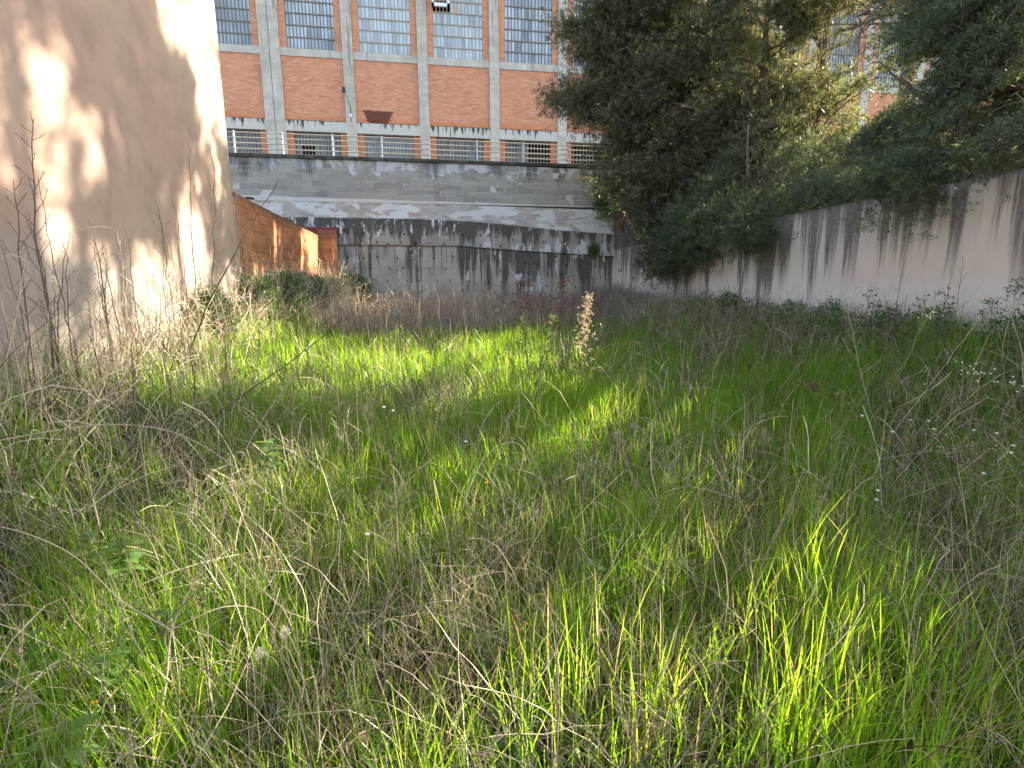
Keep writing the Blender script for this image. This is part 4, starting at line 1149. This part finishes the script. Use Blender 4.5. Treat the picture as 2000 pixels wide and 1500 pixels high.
ST = [  # base px, base py, tip px, tip py, depth, radius, twigs, twig length, material, label
    (92, 740, 62, 232, 3.75, .0062, 24, .27, 'stalk_brown', 'tallest branching dead stalk before the pink wall at the far left'),
    (58, 730, 28, 350, 3.6, .0055, 14, .22, 'stalk_brown', 'thin twiggy dead stalk just left of the tallest branching stalk'),
    (60, 700, 2, 478, 3.4, .004, 6, .14, 'stalk_brown', 'bare dead stalk leaning out of the left edge of the photo'),
    (150, 740, 78, 345, 3.9, .004, 9, .18, 'stalk_brown', 'bare dead stalk crossing behind the tallest branching stalk'),
    (148, 740, 125, 478, 3.8, .004, 8, .16, 'stalk_brown', 'short dead stalk just right of the tallest branching stalk'),
    (128, 720, 58, 415, 4.0, .004, 8, .16, 'stalk_brown', 'slanting dead stalk with few twigs low behind the tallest one'),
    (205, 700, 152, 455, 4.6, .004, 6, .14, 'stalk_brown', 'slim bare stalk leaning left in the gap right of the tallest stalk'),
    (232, 740, 168, 430, 4.4, .0055, 12, .2, 'stalk_brown', 'dark dead stalk leaning left with a short forked top'),
    (150, 700, 140, 482, 4.5, .0035, 6, .12, 'stalk_brown', 'short upright stalk standing close to the slim leaning one'),
    (284, 640, 240, 418, 5.6, .0045, 8, .16, 'stalk_brown', 'dead stalk leaning left against the shaded middle of the pink wall'),
    (312, 660, 296, 408, 5.8, .005, 16, .26, 'stalk_brown', 'dead stalk with a wide feathery top against the pink wall'),
    (352, 680, 338, 395, 6.2, .004, 8, .16, 'stalk_brown', 'thin upright stalk left of the two long bare stalks'),
    (392, 690, 370, 292, 6.2, .0055, 16, .26, 'stalk_brown', 'long dead stalk with a twiggy top near the sunlit edge of the pink wall'),
    (362, 680, 352, 400, 6.5, .0035, 6, .12, 'stalk_brown', 'slender stalk standing between two longer ones by the pink wall'),
    (436, 720, 411, 276, 6.4, .006, 12, .22, 'stalk_brown', 'longest bare stalk before the sunlit corner of the pink wall'),
    (408, 640, 400, 380, 7.0, .0035, 8, .14, 'stalk_brown', 'fine stalk just left of the longest bare stalk by the corner'),
    (432, 600, 458, 325, 7.6, .007, 26, .36, 'stalk_pale', 'pale feathery dead bush stalk at the corner of the pink building'),
    (478, 660, 474, 430, 7.6, .004, 6, .12, 'stalk_brown', 'bare upright stalk where the pink wall meets the brick wall'),
    (342, 790, 543, 350, 5.2, .007, 3, .12, 'stalk_brown', 'thick dark stick leaning right across the corner of the pink building'),
    (380, 785, 705, 598, 4.6, .006, 3, .10, 'stalk_brown', 'long dark stem slanting low to the right over the sunlit grass'),
    (505, 700, 498, 440, 7.6, .004, 7, .14, 'stalk_brown', 'thin dark stalk in front of the near end of the brick wall'),
    (560, 700, 545, 430, 8.0, .004, 8, .14, 'stalk_brown', 'thin dark stalk in front of the middle of the brick wall'),
    (622, 640, 738, 420, 9.4, .008, 26, .36, 'stalk_pale', 'pale bushy stalk leaning right against the retaining wall'),
    (600, 690, 665, 460, 8.6, .005, 12, .22, 'stalk_pale', 'pale forked stalk before the brick end pier'),
    (668, 700, 640, 425, 9.0, .004, 8, .14, 'stalk_brown', 'fine stalk standing before the maroon shed roof'),
    (820, 700, 815, 470, 8.4, .004, 10, .18, 'stalk_pale', 'thin twiggy stalk in front of the retaining wall left of its middle'),
    (912, 720, 906, 440, 8.2, .0045, 12, .2, 'stalk_brown', 'upright twiggy stalk before the middle of the retaining wall'),
    (950, 690, 952, 455, 8.6, .004, 10, .18, 'stalk_brown', 'upright stalk close right of the middle twiggy stalk'),
    (855, 610, 832, 520, 11, .006, 14, .3, 'stalk_pale', 'short pale bush stalk at the foot of the retaining wall'),
    (1048, 740, 1042, 480, 7.4, .004, 10, .16, 'stalk_brown', 'upright dark stalk left of the red seeded plants'),
    (765, 640, 775, 500, 10, .005, 12, .26, 'stalk_pale', 'pale twiggy stalk at the weep holes of the retaining wall'),
    (1225, 590, 1243, 470, 12, .006, 6, .2, 'stalk_brown', 'bare stick standing in the corner where the two walls meet'),
    (1440, 600, 1410, 480, 8.6, .004, 8, .3, 'stalk_pale', 'thin pale stalk with arching twigs before the pale wall'),
    (1870, 640, 1880, 500, 4.6, .0035, 10, .22, 'stalk_brown', 'forked thin stalk before the right end of the streaked wall'),
    (1755, 640, 1768, 470, 5.2, .003, 8, .18, 'stalk_brown', 'thin wiry stalk before the streaked wall with small dark buds'),
    (1740, 790, 1655, 600, 3.6, .0045, 14, .30, 'stalk_pale', 'pale branching dead weed leaning left in the shaded grass at right'),
    (1690, 830, 1900, 640, 3.4, .004, 10, .3, 'stalk_pale', 'pale branching dead weed leaning right beside the white flowers'),
]
for k, (bx, by, tx, ty, Y, r, tw, tl, mat, lab) in enumerate(ST):
    b = P(bx, by, Y); b.x = max(b.x, -2.4); b.z = float(ground(b.x, b.y)) - .01; tp = P(tx, ty, Y + .15 + .2 * math.sin(k)); tp.x = max(tp.x, -2.46)
    stalk(lab, b, tp, r, tw, tl, mat, 200 + k, .3 if tw > 12 else .45, 'tall dead weed stalks')


rd0 = random.Random(17)
ORD = 'first second third fourth fifth sixth seventh eighth ninth tenth eleventh twelfth thirteenth fourteenth fifteenth sixteenth seventeenth eighteenth'.split()
for cnt, x0, dx, ya, yb, ha, hb, what, grp in ((18, 450, 31, 5.6, 8.6, .65, 1.15, 'thin dark upright stalks in the sunlit grass', 'thin dark stalks in the sunlit grass'), (16, 12, 28, 3.6, 5.6, .7, 1.25, 'slender bare dead stalks crowded before the pink wall', 'slender bare stalks before the pink wall')):
    spots = []
    for k in range(cnt):
        bx = x0 + k * dx + rd0.uniform(-.45, .45) * dx; Y = rd0.uniform(ya, yb); b = P(bx, 700, Y); b.x = max(b.x, -2.4); b.z = float(ground(b.x, b.y)) - .01
        tp = b + Vector((rd0.gauss(0, .10), rd0.gauss(0, .1), rd0.uniform(ha, hb))); tp.x = max(tp.x, -2.46)
        rel = tp - Vector((0, 0, EYE)); spots.append((rel.dot(right) / rel.dot(fwd), b, tp))
    spots.sort(key=lambda q: q[0])
    for k, (_, b, tp) in enumerate(spots):
        stalk(ORD[k] + ' from the left of the ' + what, b, tp, rd0.uniform(.0030, .0048), rd0.randint(4, 12), .13, 'stalk_brown', 300 + k + cnt * 20, .4, grp)


def bentstem(label, pts, r, mat, seed, fuzz=0, cat='dead stalk', name='dry_stem_arch'):
    rd = random.Random(seed); q = [P(*a) for a in pts]; out = []
    for i in range(len(q) - 1):
        p0 = q[max(i - 1, 0)]; p1 = q[i]; p2 = q[i + 1]; p3 = q[min(i + 2, len(q) - 1)]
        for j in range(5):
            t_ = j / 5; out.append(.5 * ((2 * p1) + (p2 - p0) * t_ + (2 * p0 - 5 * p1 + 4 * p2 - p3) * t_ ** 2 + (3 * p1 - p0 - 3 * p2 + p3) * t_ ** 3))
    out.append(q[-1]); n = len(out)
    r *= .56
    root = MB(out[0]).tube(out, [r * (1.0 - .6 * i / n) * (1.35 if i % 2 and fuzz else 1) for i in range(n)], 6).build(name, mat, None, out[0])
    tag(root, label, cat)
    if fuzz:
        m = MB(out[0])
        for k in range(fuzz):
            f = rd.uniform(.15, .99) * (n - 1); i = int(f); p = out[i].lerp(out[min(i + 1, n - 1)], f - i); d = Vector((rd.gauss(0, 1), rd.gauss(0, 1), rd.gauss(.3, 1))).normalized()
            m.tube([p, p + d * rd.uniform(.006, .016)], [.0016, .0007], 3, False)
        tag(m.build('spikelets', mat, root), kind='stuff')
    return root


bentstem('long pale stem arching in from the left edge above the dry grass', [(-60, 872, 2.3), (100, 842, 2.35), (220, 829, 2.4), (330, 842, 2.4), (420, 885, 2.4), (520, 960, 2.35), (620, 1040, 2.2)], .0042, 'stalk_pale', 1, 90)
fs = bentstem('thick dead stalk with long side arms at the bottom left of the picture', [(292, 1560, 1.38), (305, 1450, 1.42), (325, 1330, 1.46), (336, 1231, 1.5), (372, 1150, 1.52), (420, 1060, 1.55), (443, 985, 1.58)], .006, 'stalk_pale', 2, 30)
for pts, r in (([(336, 1231, 1.5), (290, 1205, 1.5), (235, 1172, 1.5), (150, 1090, 1.5), (60, 1045, 1.48), (-40, 1020, 1.45)], .0035), ([(330, 1330, 1.46), (280, 1280, 1.44), (250, 1220, 1.44), (222, 1160, 1.46), (205, 1100, 1.5)], .003), ([(338, 1228, 1.5), (385, 1205, 1.5), (440, 1185, 1.55), (500, 1190, 1.6), (545, 1235, 1.62)], .003), ([(300, 1445, 1.42), (230, 1420, 1.4), (110, 1420, 1.38), (20, 1450, 1.35)], .0035)):
    a = bentstem('', pts, r, 'stalk_pale', 3, 0, None, 'side_arm'); a.parent = fs; a.location = a.location - fs.location
for lab, pts, r, mat in (('straw coloured stem crossing diagonally to the upper right on the left of the field', [(165, 1000, 2.1), (240, 940, 2.2), (330, 865, 2.3), (400, 820, 2.4)], .003, 'stalk_pale'),
                         ('straight pale stem rising to the right from the dry tangle on the left', [(470, 900, 2.6), (500, 840, 2.7), (540, 780, 2.8), (575, 725, 2.9)], .003, 'stalk_pale'),
                         ('dark rigid stem sloping down to the right over the left tangle', [(120, 846, 2.3), (220, 862, 2.3), (330, 882, 2.3), (450, 930, 2.25), (560, 1010, 2.1), (640, 1080, 2.0)], .0028, 'stalk_brown'),
                         ('pale stem bent into a hoop in the middle of the grass', [(905, 990, 2.3), (930, 920, 2.4), (960, 880, 2.45), (1000, 863, 2.5), (1022, 880, 2.5), (1018, 920, 2.5)], .0032, 'stalk_pale'),
                         ('arched spiky stem over the lower middle grass', [(885, 1145, 1.85), (930, 1125, 1.88), (990, 1118, 1.9), (1020, 1150, 1.9), (1050, 1175, 1.88)], .0026, 'stalk_pale'),
                         ('long beaded stem hanging down in the lower middle', [(960, 1235, 1.65), (1010, 1225, 1.68), (1060, 1250, 1.66), (1085, 1310, 1.6), (1105, 1370, 1.55)], .0026, 'stalk_pale'),
                         ('rust red broken stem standing at the bottom middle', [(940, 1520, 1.42), (952, 1440, 1.45), (965, 1340, 1.48), (973, 1262, 1.5)], .0042, 'stalk_rust'),
                         ('hooked grey stem at the right of the foreground', [(1560, 1380, 1.6), (1590, 1280, 1.66), (1615, 1200, 1.72), (1618, 1150, 1.75), (1605, 1128, 1.75)], .0034, 'stalk_brown'),
                         ('looped pale stem at the right of the foreground', [(1665, 1260, 1.68), (1640, 1200, 1.72), (1632, 1140, 1.76), (1645, 1122, 1.78), (1665, 1130, 1.78)], .0032, 'stalk_pale'),
                         ('pale stem curving over to the right in the right foreground', [(1690, 1240, 1.7), (1735, 1190, 1.75), (1770, 1150, 1.78), (1790, 1135, 1.8), (1810, 1140, 1.8)], .0032, 'stalk_pale'),
                         ('thick pale twig entering from the right edge of the foreground', [(2050, 1215, 1.35), (2000, 1245, 1.38), (1960, 1270, 1.4), (1925, 1295, 1.42), (1860, 1350, 1.42), (1740, 1420, 1.42)], .0050, 'stalk_pale'),
                         ('long grey stem running low to the right across the right foreground', [(1300, 1265, 1.6), (1400, 1270, 1.62), (1500, 1290, 1.62), (1600, 1320, 1.58), (1760, 1380, 1.5)], .0026, 'stalk_brown'),
                         ('long thin stem crossing the right foreground downhill', [(1640, 1300, 1.55), (1750, 1310, 1.55), (1860, 1330, 1.5), (1960, 1370, 1.42), (2040, 1400, 1.38)], .0026, 'stalk_pale'),
                         ('pale stem stretching right above the shaded tan seed heads', [(1660, 910, 2.75), (1760, 890, 2.75), (1860, 875, 2.7), (1950, 858, 2.65)], .0035, 'stalk_pale')):
    bentstem(lab, pts, r, mat, hash(lab) % 97 if False else len(lab), 24)


# leafy weeds one can pick out: stem plus single leaves
def leaf_mesh(L, wd, mat, fold=.25):
    n = 5; v, f = [], []
    for i in range(n + 1):
        t_ = i / n; w_ = wd * math.sin(math.pi * min(1, t_ * .92 + .06)) ** .8; z = -.35 * L * t_ * t_
        v += [(-w_, L * t_, z + fold * w_), (0, L * t_, z), (w_, L * t_, z + fold * w_)]
    for i in range(n):
        a = i * 3; f += [(a, a + 1, a + 4, a + 3), (a + 1, a + 2, a + 5, a + 4)]
    me = bpy.data.meshes.new('leaf'); me.from_pydata(v, [], f); me.materials.append(M[mat])
    at = me.attributes.new('tint', 'FLOAT', 'POINT'); at.data.foreach_set('value', [random.random()] * len(v))
    me.polygons.foreach_set('use_smooth', [True] * len(f)); return me


LEAF = [leaf_mesh(.055, .016, 'weed_leaf'), leaf_mesh(.07, .022, 'weed_leaf'), leaf_mesh(.10, .020, 'weed_leaf')]


def forb(label, base, h, n, sizes, seed, name='leafy_weed', lean=(0, 0), mat='stalk_green', scale=1.0, pitch=(.0, .7)):
    rd = random.Random(seed); b = Vector(base); tip = b + Vector((lean[0], lean[1], h)); st = poly(b, tip, 6, .05, 0, rd)
    root = MB(b).tube(st, [.0028 * (1 - .1 * i) for i in range(7)], 5).build(name, mat, None, b); tag(root, label, 'weed')
    n = int(n * 1.6); scale *= 1.0
    for k in range(n):
        f = .25 + .75 * (k + .5) / n; i = min(int(f * 6), 5); q = st[i].lerp(st[i + 1], f * 6 - i)
        o_ = link('leaf', LEAF[sizes[k % len(sizes)]], root); o_.location = q - b
        o_.rotation_euler = (rd.uniform(*pitch), rd.uniform(-.3, .3), k * 2.4 + rd.uniform(-.3, .3)); s_ = scale * rd.uniform(.7, 1.15) * (1.1 - .3 * f); o_.scale = (s_, s_, s_)
    return root


for k, (px, py, Y, h, n, sz, sc, lab) in enumerate(((235, 1050, 2.1, .20, 12, (1, 1), 1.1, 'clump of oval bright leaves left of centre in the foreground'), (165, 1040, 2.05, .22, 10, (0, 1), .9, 'small leafy weed beside the pale green shoot'), (50, 1250, 1.7, .22, 12, (1,), 1.0, 'leafy weed at the left edge of the foreground'),
                                                   (320, 1190, 1.75, .18, 9, (0,), .9, 'three lobed pale weed near the thick dead stalk'), (210, 1275, 1.6, .15, 10, (1,), .9, 'sunlit round leaved weed left of the thick dead stalk'), (420, 1370, 1.55, .22, 14, (1, 2), .9, 'grey green leafy shoot right of the thick dead stalk'), (120, 1430, 1.35, .12, 7, (1, 2), 1.2, 'broad leaved weed beside the black plastic'),
                                                   (410, 1440, 1.4, .15, 12, (1,), 1.0, 'lobed leafy weed low at the bottom left'), (970, 1440, 1.5, .13, 10, (2, 1), 1.3, 'broad leaved plant at the bottom middle beside the rust stem'), (850, 1395, 1.55, .10, 7, (0,), .9, 'tiny clover like weed left of the rust red stem'), (1110, 1260, 1.75, .16, 12, (1, 1), 1.1, 'dark broad leaved weed right of the orange flowers'),
                                                   (1165, 1100, 2.0, .20, 12, (1,), 1.0, 'upright leafy weed in the dark gap of the middle grass'), (1205, 1310, 1.65, .15, 8, (0,), 1.1, 'leggy star leaved weed in the lower middle'), (520, 860, 2.9, .22, 10, (1,), 1.1, 'round leaved weed in the shaded grass left of centre'), (1000, 1500, 1.38, .14, 9, (2,), 1.2, 'long leaved rosette cut by the bottom edge'))):
    c = onground(px, py + 40, Y); c = P(px, py, Y); c.z = max(float(ground(c.x, c.y)), c.z - h); forb(lab, c, h, n, sz, 400 + k, scale=sc)

# tall fleabane like plants with red seed tops
for k, (bx, by, tx, ty, Y, lab) in enumerate(((1030, 740, 1022, 545, 6.6, 'left of two leafy plants with rust red seed tops before the retaining wall'), (1050, 730, 1106, 540, 6.7, 'right of two leafy plants with rust red seed tops leaning right'))):
    b = P(bx, by, Y); b.z = float(ground(b.x, b.y)); tp = P(tx, ty, Y); rd = random.Random(k + 3)
    st = poly(b, tp, 10, .04, 0, rd); root = MB(b).tube(st, [.006 * (1 - .06 * i) for i in range(11)], 6).build('seeding_weed', 'stalk_brown', None, b); tag(root, lab, 'weed')
    L = (tp - b).length; sd_ = []
    for j in range(260):
        f = rd.uniform(.52, 1); i = min(int(f * 10), 9); q = st[i].lerp(st[i + 1], f * 10 - i); sd_.append(q + Vector((rd.gauss(0, 1), rd.gauss(0, 1), rd.gauss(0, 1))) * (.16 * (1.08 - f) + .015))
    m = MB(b)
    for q in sd_: m.tube([q, q + Vector((rd.gauss(0, .012), rd.gauss(0, .012), .016))], [.005, .003], 4)
    tag(m.build('seeds', 'red_seed', root), kind='stuff')
    for j in range(44):
        f = rd.uniform(.25, .66); i = min(int(f * 10), 9); o_ = link('leaf', LEAF[2], root); o_.location = st[i].lerp(st[i + 1], f * 10 - i) - b; o_.rotation_euler = (rd.uniform(.2, 1.0), 0, rd.uniform(0, 6.28)); o_.scale = (.55, 1.15, 1)
# papery tan seed plant
b = P(1130, 760, 5.6); b.z = float(ground(b.x, b.y)); tp = P(1150, 572, 5.6); rd = random.Random(8); st = poly(b, tp, 10, .04, 0, rd)
root = MB(b).tube(st, [.006 * (1 - .06 * i) for i in range(11)], 6).build('seeding_weed', 'stalk_brown', None, b)
tag(root, 'sunlit dry plant covered in curled papery tan seed heads in the middle of the field', 'weed')
sds = []
for j in range(170):
    f = rd.uniform(.35, 1); i = min(int(f * 10), 9); q = st[i].lerp(st[i + 1], f * 10 - i); sds.append(tuple(q + Vector((rd.gauss(0, 1), rd.gauss(0, 1), rd.gauss(0, .6))) * (.105 * (1.10 - f) + .010)))
RNG = np.random.default_rng(4)
sds = np.array(sds); foliage(sds, np.tile((0, -.4, .8), (len(sds), 1)), 'leaf', .27, 'papery_seed', root, 'seed_heads', tuple(b))['kind'] = 'stuff'


def flower(label, px, py, Y, h, kind, seed, stem='stalk_green'):
    rd = random.Random(seed); tp = P(px, py, Y); b = tp + Vector((rd.gauss(0, .04), rd.gauss(0, .04), 0)); b.z = max(float(ground(b.x, b.y)), tp.z - h)
    root = MB(b).tube(poly(b, tp, 6, .06, 0, rd), [.0022] * 7, 5).build({'white': 'white_wildflower', 'orange': 'orange_wildflower', 'yellow': 'yellow_wildflower', 'fluff': 'seed_clock'}[kind], stem, None, b)
    tag(root, label, 'seed head' if kind == 'fluff' else 'wildflower', {'white': 'white wildflowers', 'orange': 'orange wildflowers'}.get(kind))
    m = MB(b); c = tp
    if kind == 'fluff':
        for k in range(130):
            d = Vector((rd.gauss(0, 1), rd.gauss(0, 1), rd.gauss(0, 1))).normalized(); L = rd.uniform(.014, .021); m.tube([c, c + d * L], [.0005, .0009], 3, False)
        tag(m.build('seed_tufts', 'fluff', root), kind='stuff')
    else:
        r = .0125 if kind == 'white' else .009
        for k in range(9):
            a = k * .698 + rd.uniform(-.1, .1); u = Vector((math.cos(a), math.sin(a), rd.uniform(-.1, .35))).normalized(); s_ = Vector((-math.sin(a), math.cos(a), 0)); n = len(m.v)
            m.v += [tuple(c), tuple(c + u * r * .6 + s_ * r * .33), tuple(c + u * r * 1.15), tuple(c + u * r * .6 - s_ * r * .33)]; m.f.append((n, n + 1, n + 2, n + 3))
        m.tube([c - Vector((0, 0, .006)), c + Vector((0, 0, .002))], [r * .35, r * .5], 7)
        m.build('petals', {'white': 'white_flower', 'orange': 'orange_flower', 'yellow': 'yellow_flower'}[kind], root)


for k, (px, py, Y, lab) in enumerate(((1806, 750, 3.4, 'white flower highest of the pale blooms in the right grass'), (1779, 820, 2.9, 'white flower at the left end of the right hand cluster'), (1814, 822, 2.9, 'white flower close right of the first in the cluster'), (1824, 838, 2.8, 'white flower just above the small tan heads'),
                                     (1902, 840, 2.7, 'white flower above the broad tan seed cluster'), (1743, 843, 2.8, 'small white flower left of the right hand cluster'), (1684, 812, 3.0, 'white flower beside the pale branching weed'), (1947, 846, 2.6, 'white flower above the right end of the tan seed cluster'), (1715, 958, 2.3, 'white flower low on the right in bright grass'),
                                     (1712, 976, 2.25, 'small white flower directly under another low on the right'), (1921, 924, 2.3, 'white flower under the broad tan seed cluster'), (1975, 884, 2.3, 'white flower at the right edge beside the tan seeds'), (1980, 870, 2.4, 'second white flower at the right edge higher than its neighbour'), (910, 862, 3.0, 'single white flower in the middle grass'),
                                     (750, 795, 3.4, 'white flower left of a pair in the mid grass'), (768, 802, 3.4, 'white flower right of a pair in the mid grass'), (718, 1043, 2.05, 'single white flower in the left middle foreground'))):
    flower(lab, px, py, Y, .3, 'white', 500 + k)
for k, (px, py, Y, lab) in enumerate(((1008, 1203, 1.75, 'orange flower on the left of three in the lower middle'), (1028, 1218, 1.74, 'orange flower on the right of three in the lower middle'), (1014, 1230, 1.72, 'pale orange flower lowest of three in the lower middle'), (950, 942, 2.5, 'orange flower in the mid grass'),
                                     (1738, 862, 2.7, 'orange flower under the small white flower at right'), (1800, 763, 3.3, 'orange flower under the highest white bloom'), (1772, 858, 2.7, 'orange flower between white blooms at right'), (185, 1372, 1.5, 'orange flower low at the bottom left'))):
    flower(lab, px, py, Y, .2, 'orange', 540 + k)
flower('fluffy seed clock right of the bent dry arm in the left foreground', 556, 1236, 1.62, .3, 'fluff', 560, 'stalk_pale')
flower('fluffy seed clock low beside the other in the left foreground', 508, 1275, 1.58, .3, 'fluff', 561, 'stalk_pale')
flower('yellow tipped pale green shoot in the left foreground', 166, 890, 2.2, .4, 'yellow', 562)

# composite clusters on green stems at the right
for k, (bx, by, tx, ty, Y, mat, stem, n_, rr, lab) in enumerate(((1730, 760, 1815, 614, 3.4, 'white_flower', 'stalk_green', 14, .035, 'tall green stem with a white flower cluster leaning right at the streaked wall'), (1890, 800, 1895, 722, 3.0, 'white_flower', 'stalk_green', 18, .06, 'upright white flower cluster on a green stem at the right'),
                                                                (1985, 820, 1975, 748, 2.8, 'white_flower', 'stalk_green', 12, .05, 'faint white flower cluster at the right edge'), (1870, 980, 1875, 890, 2.5, 'papery_seed', 'stalk_brown', 60, .09, 'broad cluster of small tan seed heads at the right'), (1580, 820, 1592, 750, 3.5, 'red_seed', 'stalk_brown', 40, .06, 'cluster of small dark reddish seed heads in the right grass'),
                                                                (1820, 900, 1828, 850, 2.7, 'papery_seed', 'stalk_brown', 16, .035, 'small tan seed cluster left of the broad one'), (1636, 830, 1637, 768, 3.3, 'papery_seed', 'stalk_brown', 10, .025, 'small tan seed head beside the pale branching weed'))):
    tp = P(tx, ty, Y); b = P(bx, by, Y); b.z = max(float(ground(b.x, b.y)), min(b.z, tp.z - .12)); rd = random.Random(600 + k); st = poly(b, tp, 8, .05, 0, rd)
    root = MB(b).tube(st, [.0032] * 9, 5).build('cluster_flower', stem, None, b); tag(root, lab, 'wildflower')
    hd, br = MB(b), MB(b)
    for j in range(n_):
        q = tp + Vector((rd.gauss(0, 1) * rr, rd.gauss(0, 1) * rr, rd.gauss(0, .45) * rr)); br.tube([st[6], (st[7] + q) / 2, q], .0011, 3, False)
        hd.tube([q - Vector((0, 0, .005)), q, q + Vector((0, 0, .004))], [.002, .0062, .004], 6)
    br.build('branches', stem, root); tag(hd.build('flower_heads', mat, root), kind='stuff')

# dark budded weeds against the right wall
for k, (px, ty, by, Y, lab) in enumerate(((1700, 560, 640, 5.0, 'dark budded weed before the pale wall left of the wiry stalk'), (1790, 580, 650, 4.6, 'short dark budded weed before the streaked wall'), (1845, 570, 660, 4.5, 'dark budded weed with a forked top before the streaked wall'), (1940, 585, 680, 4.2, 'dark budded weed near the right edge'), (1985, 548, 690, 4.0, 'tallest dark budded weed at the right edge'), (1640, 590, 640, 5.6, 'small budded weed where the wall stains end'))):
    b = P(px - 8, by, Y); b.z = float(ground(b.x, b.y)); tp = P(px, ty, Y); root = stalk(lab, b, tp, .0028, 12, .16, 'stalk_brown', 700 + k, .3, 'budded weeds at the right wall'); rd = random.Random(k)
    q = np.array([tuple(b.lerp(tp, rd.uniform(.3, 1)) + Vector((rd.gauss(0, .05), rd.gauss(0, .05), rd.gauss(0, .03)))) for _ in range(60)])
    RNG = np.random.default_rng(k); foliage(q, np.tile((0, 0, 1.0), (60, 1)), 'leaf', .38, 'bush_leaf', root, 'leaves', tuple(b))['kind'] = 'stuff'

# nodding brome heads in the bright tufts
for k, (px, py, dx, Y, lab) in enumerate(((1195, 820, -40, 3.3, 'nodding feathery grass head left in the bright middle tuft'), (1240, 822, -30, 3.3, 'second nodding feathery grass head in the bright middle tuft'), (440, 1040, -20, 2.0, 'nodding seed head in the sunlit left foreground tuft'), (760, 1005, -50, 2.1, 'feathery drooping grass head left of the middle'),
                                         (1640, 840, -50, 3.0, 'feathery head on the bright right tuft'), (1490, 820, -30, 3.1, 'pale feathery head left of the bright right tuft'), (60, 1350, -60, 1.45, 'drooping grass fan at the lower left edge'), (130, 1400, -60, 1.42, 'second drooping grass fan at the lower left'), (715, 775, -10, 3.4, 'pale curled grass head in the mid field'), (640, 800, 20, 3.3, 'pale tufted shoot left of the mid field'))):
    rd = random.Random(800 + k); tp = P(px, py, Y); b = P(px + 60, py + 130, Y); b.z = float(ground(b.x, b.y)); st = poly(b, tp, 8, .05, .12, rd)
    root = MB(b).tube(st, [.0016] * 9, 5).build('grass_head', 'stalk_green', None, b); tag(root, lab, 'grass head', 'nodding grass heads')
    m = MB(b); dr = P(px + dx, py + 12, Y) - tp
    for j in range(13):
        s_ = st[5].lerp(st[8], rd.random()); d = (dr.normalized() + Vector((rd.gauss(0, .25), rd.gauss(0, .25), rd.gauss(-.25, .2)))).normalized(); L = rd.uniform(.04, .085)
        m.tube([s_, s_ + d * L * .5, s_ + d * L + Vector((0, 0, -.012))], [.0008, .0019, .0005], 4, False)
    tag(m.build('spikelets', 'stalk_pale', root), kind='stuff')

# odds and ends on the ground
c = P(708, 1447, 1.40)
m = MB(c); th = 0; pts, rr = [], []
for i in range(40):
    f = i / 39; a = f * 4.2 * math.pi; rad = .0125 * f + .001; pts.append(c + Vector((math.cos(a) * rad, .006 * (1 - f), math.sin(a) * rad))); rr.append(.0015 + .0088 * f)
o = m.tube(pts, rr, 8).build('snail_shell', 'snail_shell', None, c); tag(o, 'small brown spiral snail shell hanging on a stem at the bottom middle left', 'snail shell')
stp = poly((c.x - .01, c.y + .01, float(ground(c.x, c.y))), P(690, 1290, 1.5), 8, .05)
tag(MB(stp[0]).tube(stp, .0038, 5).build('dead_weed_stalk', 'stalk_pale', None, stp[0]), 'pale stiff stem carrying the snail shell', 'dead stalk')


def rock(label, c, s, mat, seed, cat='stone', name='stone'):
    rs = np.random.default_rng(seed); n1, n2 = 12, 8; V = []
    for i in range(n2 + 1):
        for j in range(n1):
            t_, a = math.pi * i / n2, 2 * math.pi * j / n1; d = np.array([math.sin(t_) * math.cos(a), math.sin(t_) * math.sin(a), math.cos(t_)])
            V.append(d * np.array(s) * (1 + .16 * float(wob(d[0] * 2 + seed, d[1] * 2 + d[2], 1.0)) + rs.normal(0, .02)))
    Q = [(i * n1 + j, i * n1 + (j + 1) % n1, (i + 1) * n1 + (j + 1) % n1, (i + 1) * n1 + j) for i in range(n2) for j in range(n1)]
    o = link(name, npmesh(name, np.array(V), np.array(Q)[:, ::-1], mat), None, c); tag(o, label, cat)


c = P(1440, 1050, 2.0); rock('grey stone half hidden in the dry stems at the right', (c.x, c.y, float(ground(c.x, c.y)) + .05), (.10, .08, .09), 'field_stone', 3)
c = P(85, 905, 2.5); rock('grey stone in the dry tangle at the left', (c.x, c.y, float(ground(c.x, c.y)) + .06), (.13, .10, .10), 'field_stone', 5)
c = P(70, 1460, 1.5); rock('crumpled black plastic lying at the bottom left corner', (c.x, c.y - .05, .07), (.20, .12, .07), 'tar_plastic', 8, 'plastic sheet', 'plastic_sheet')
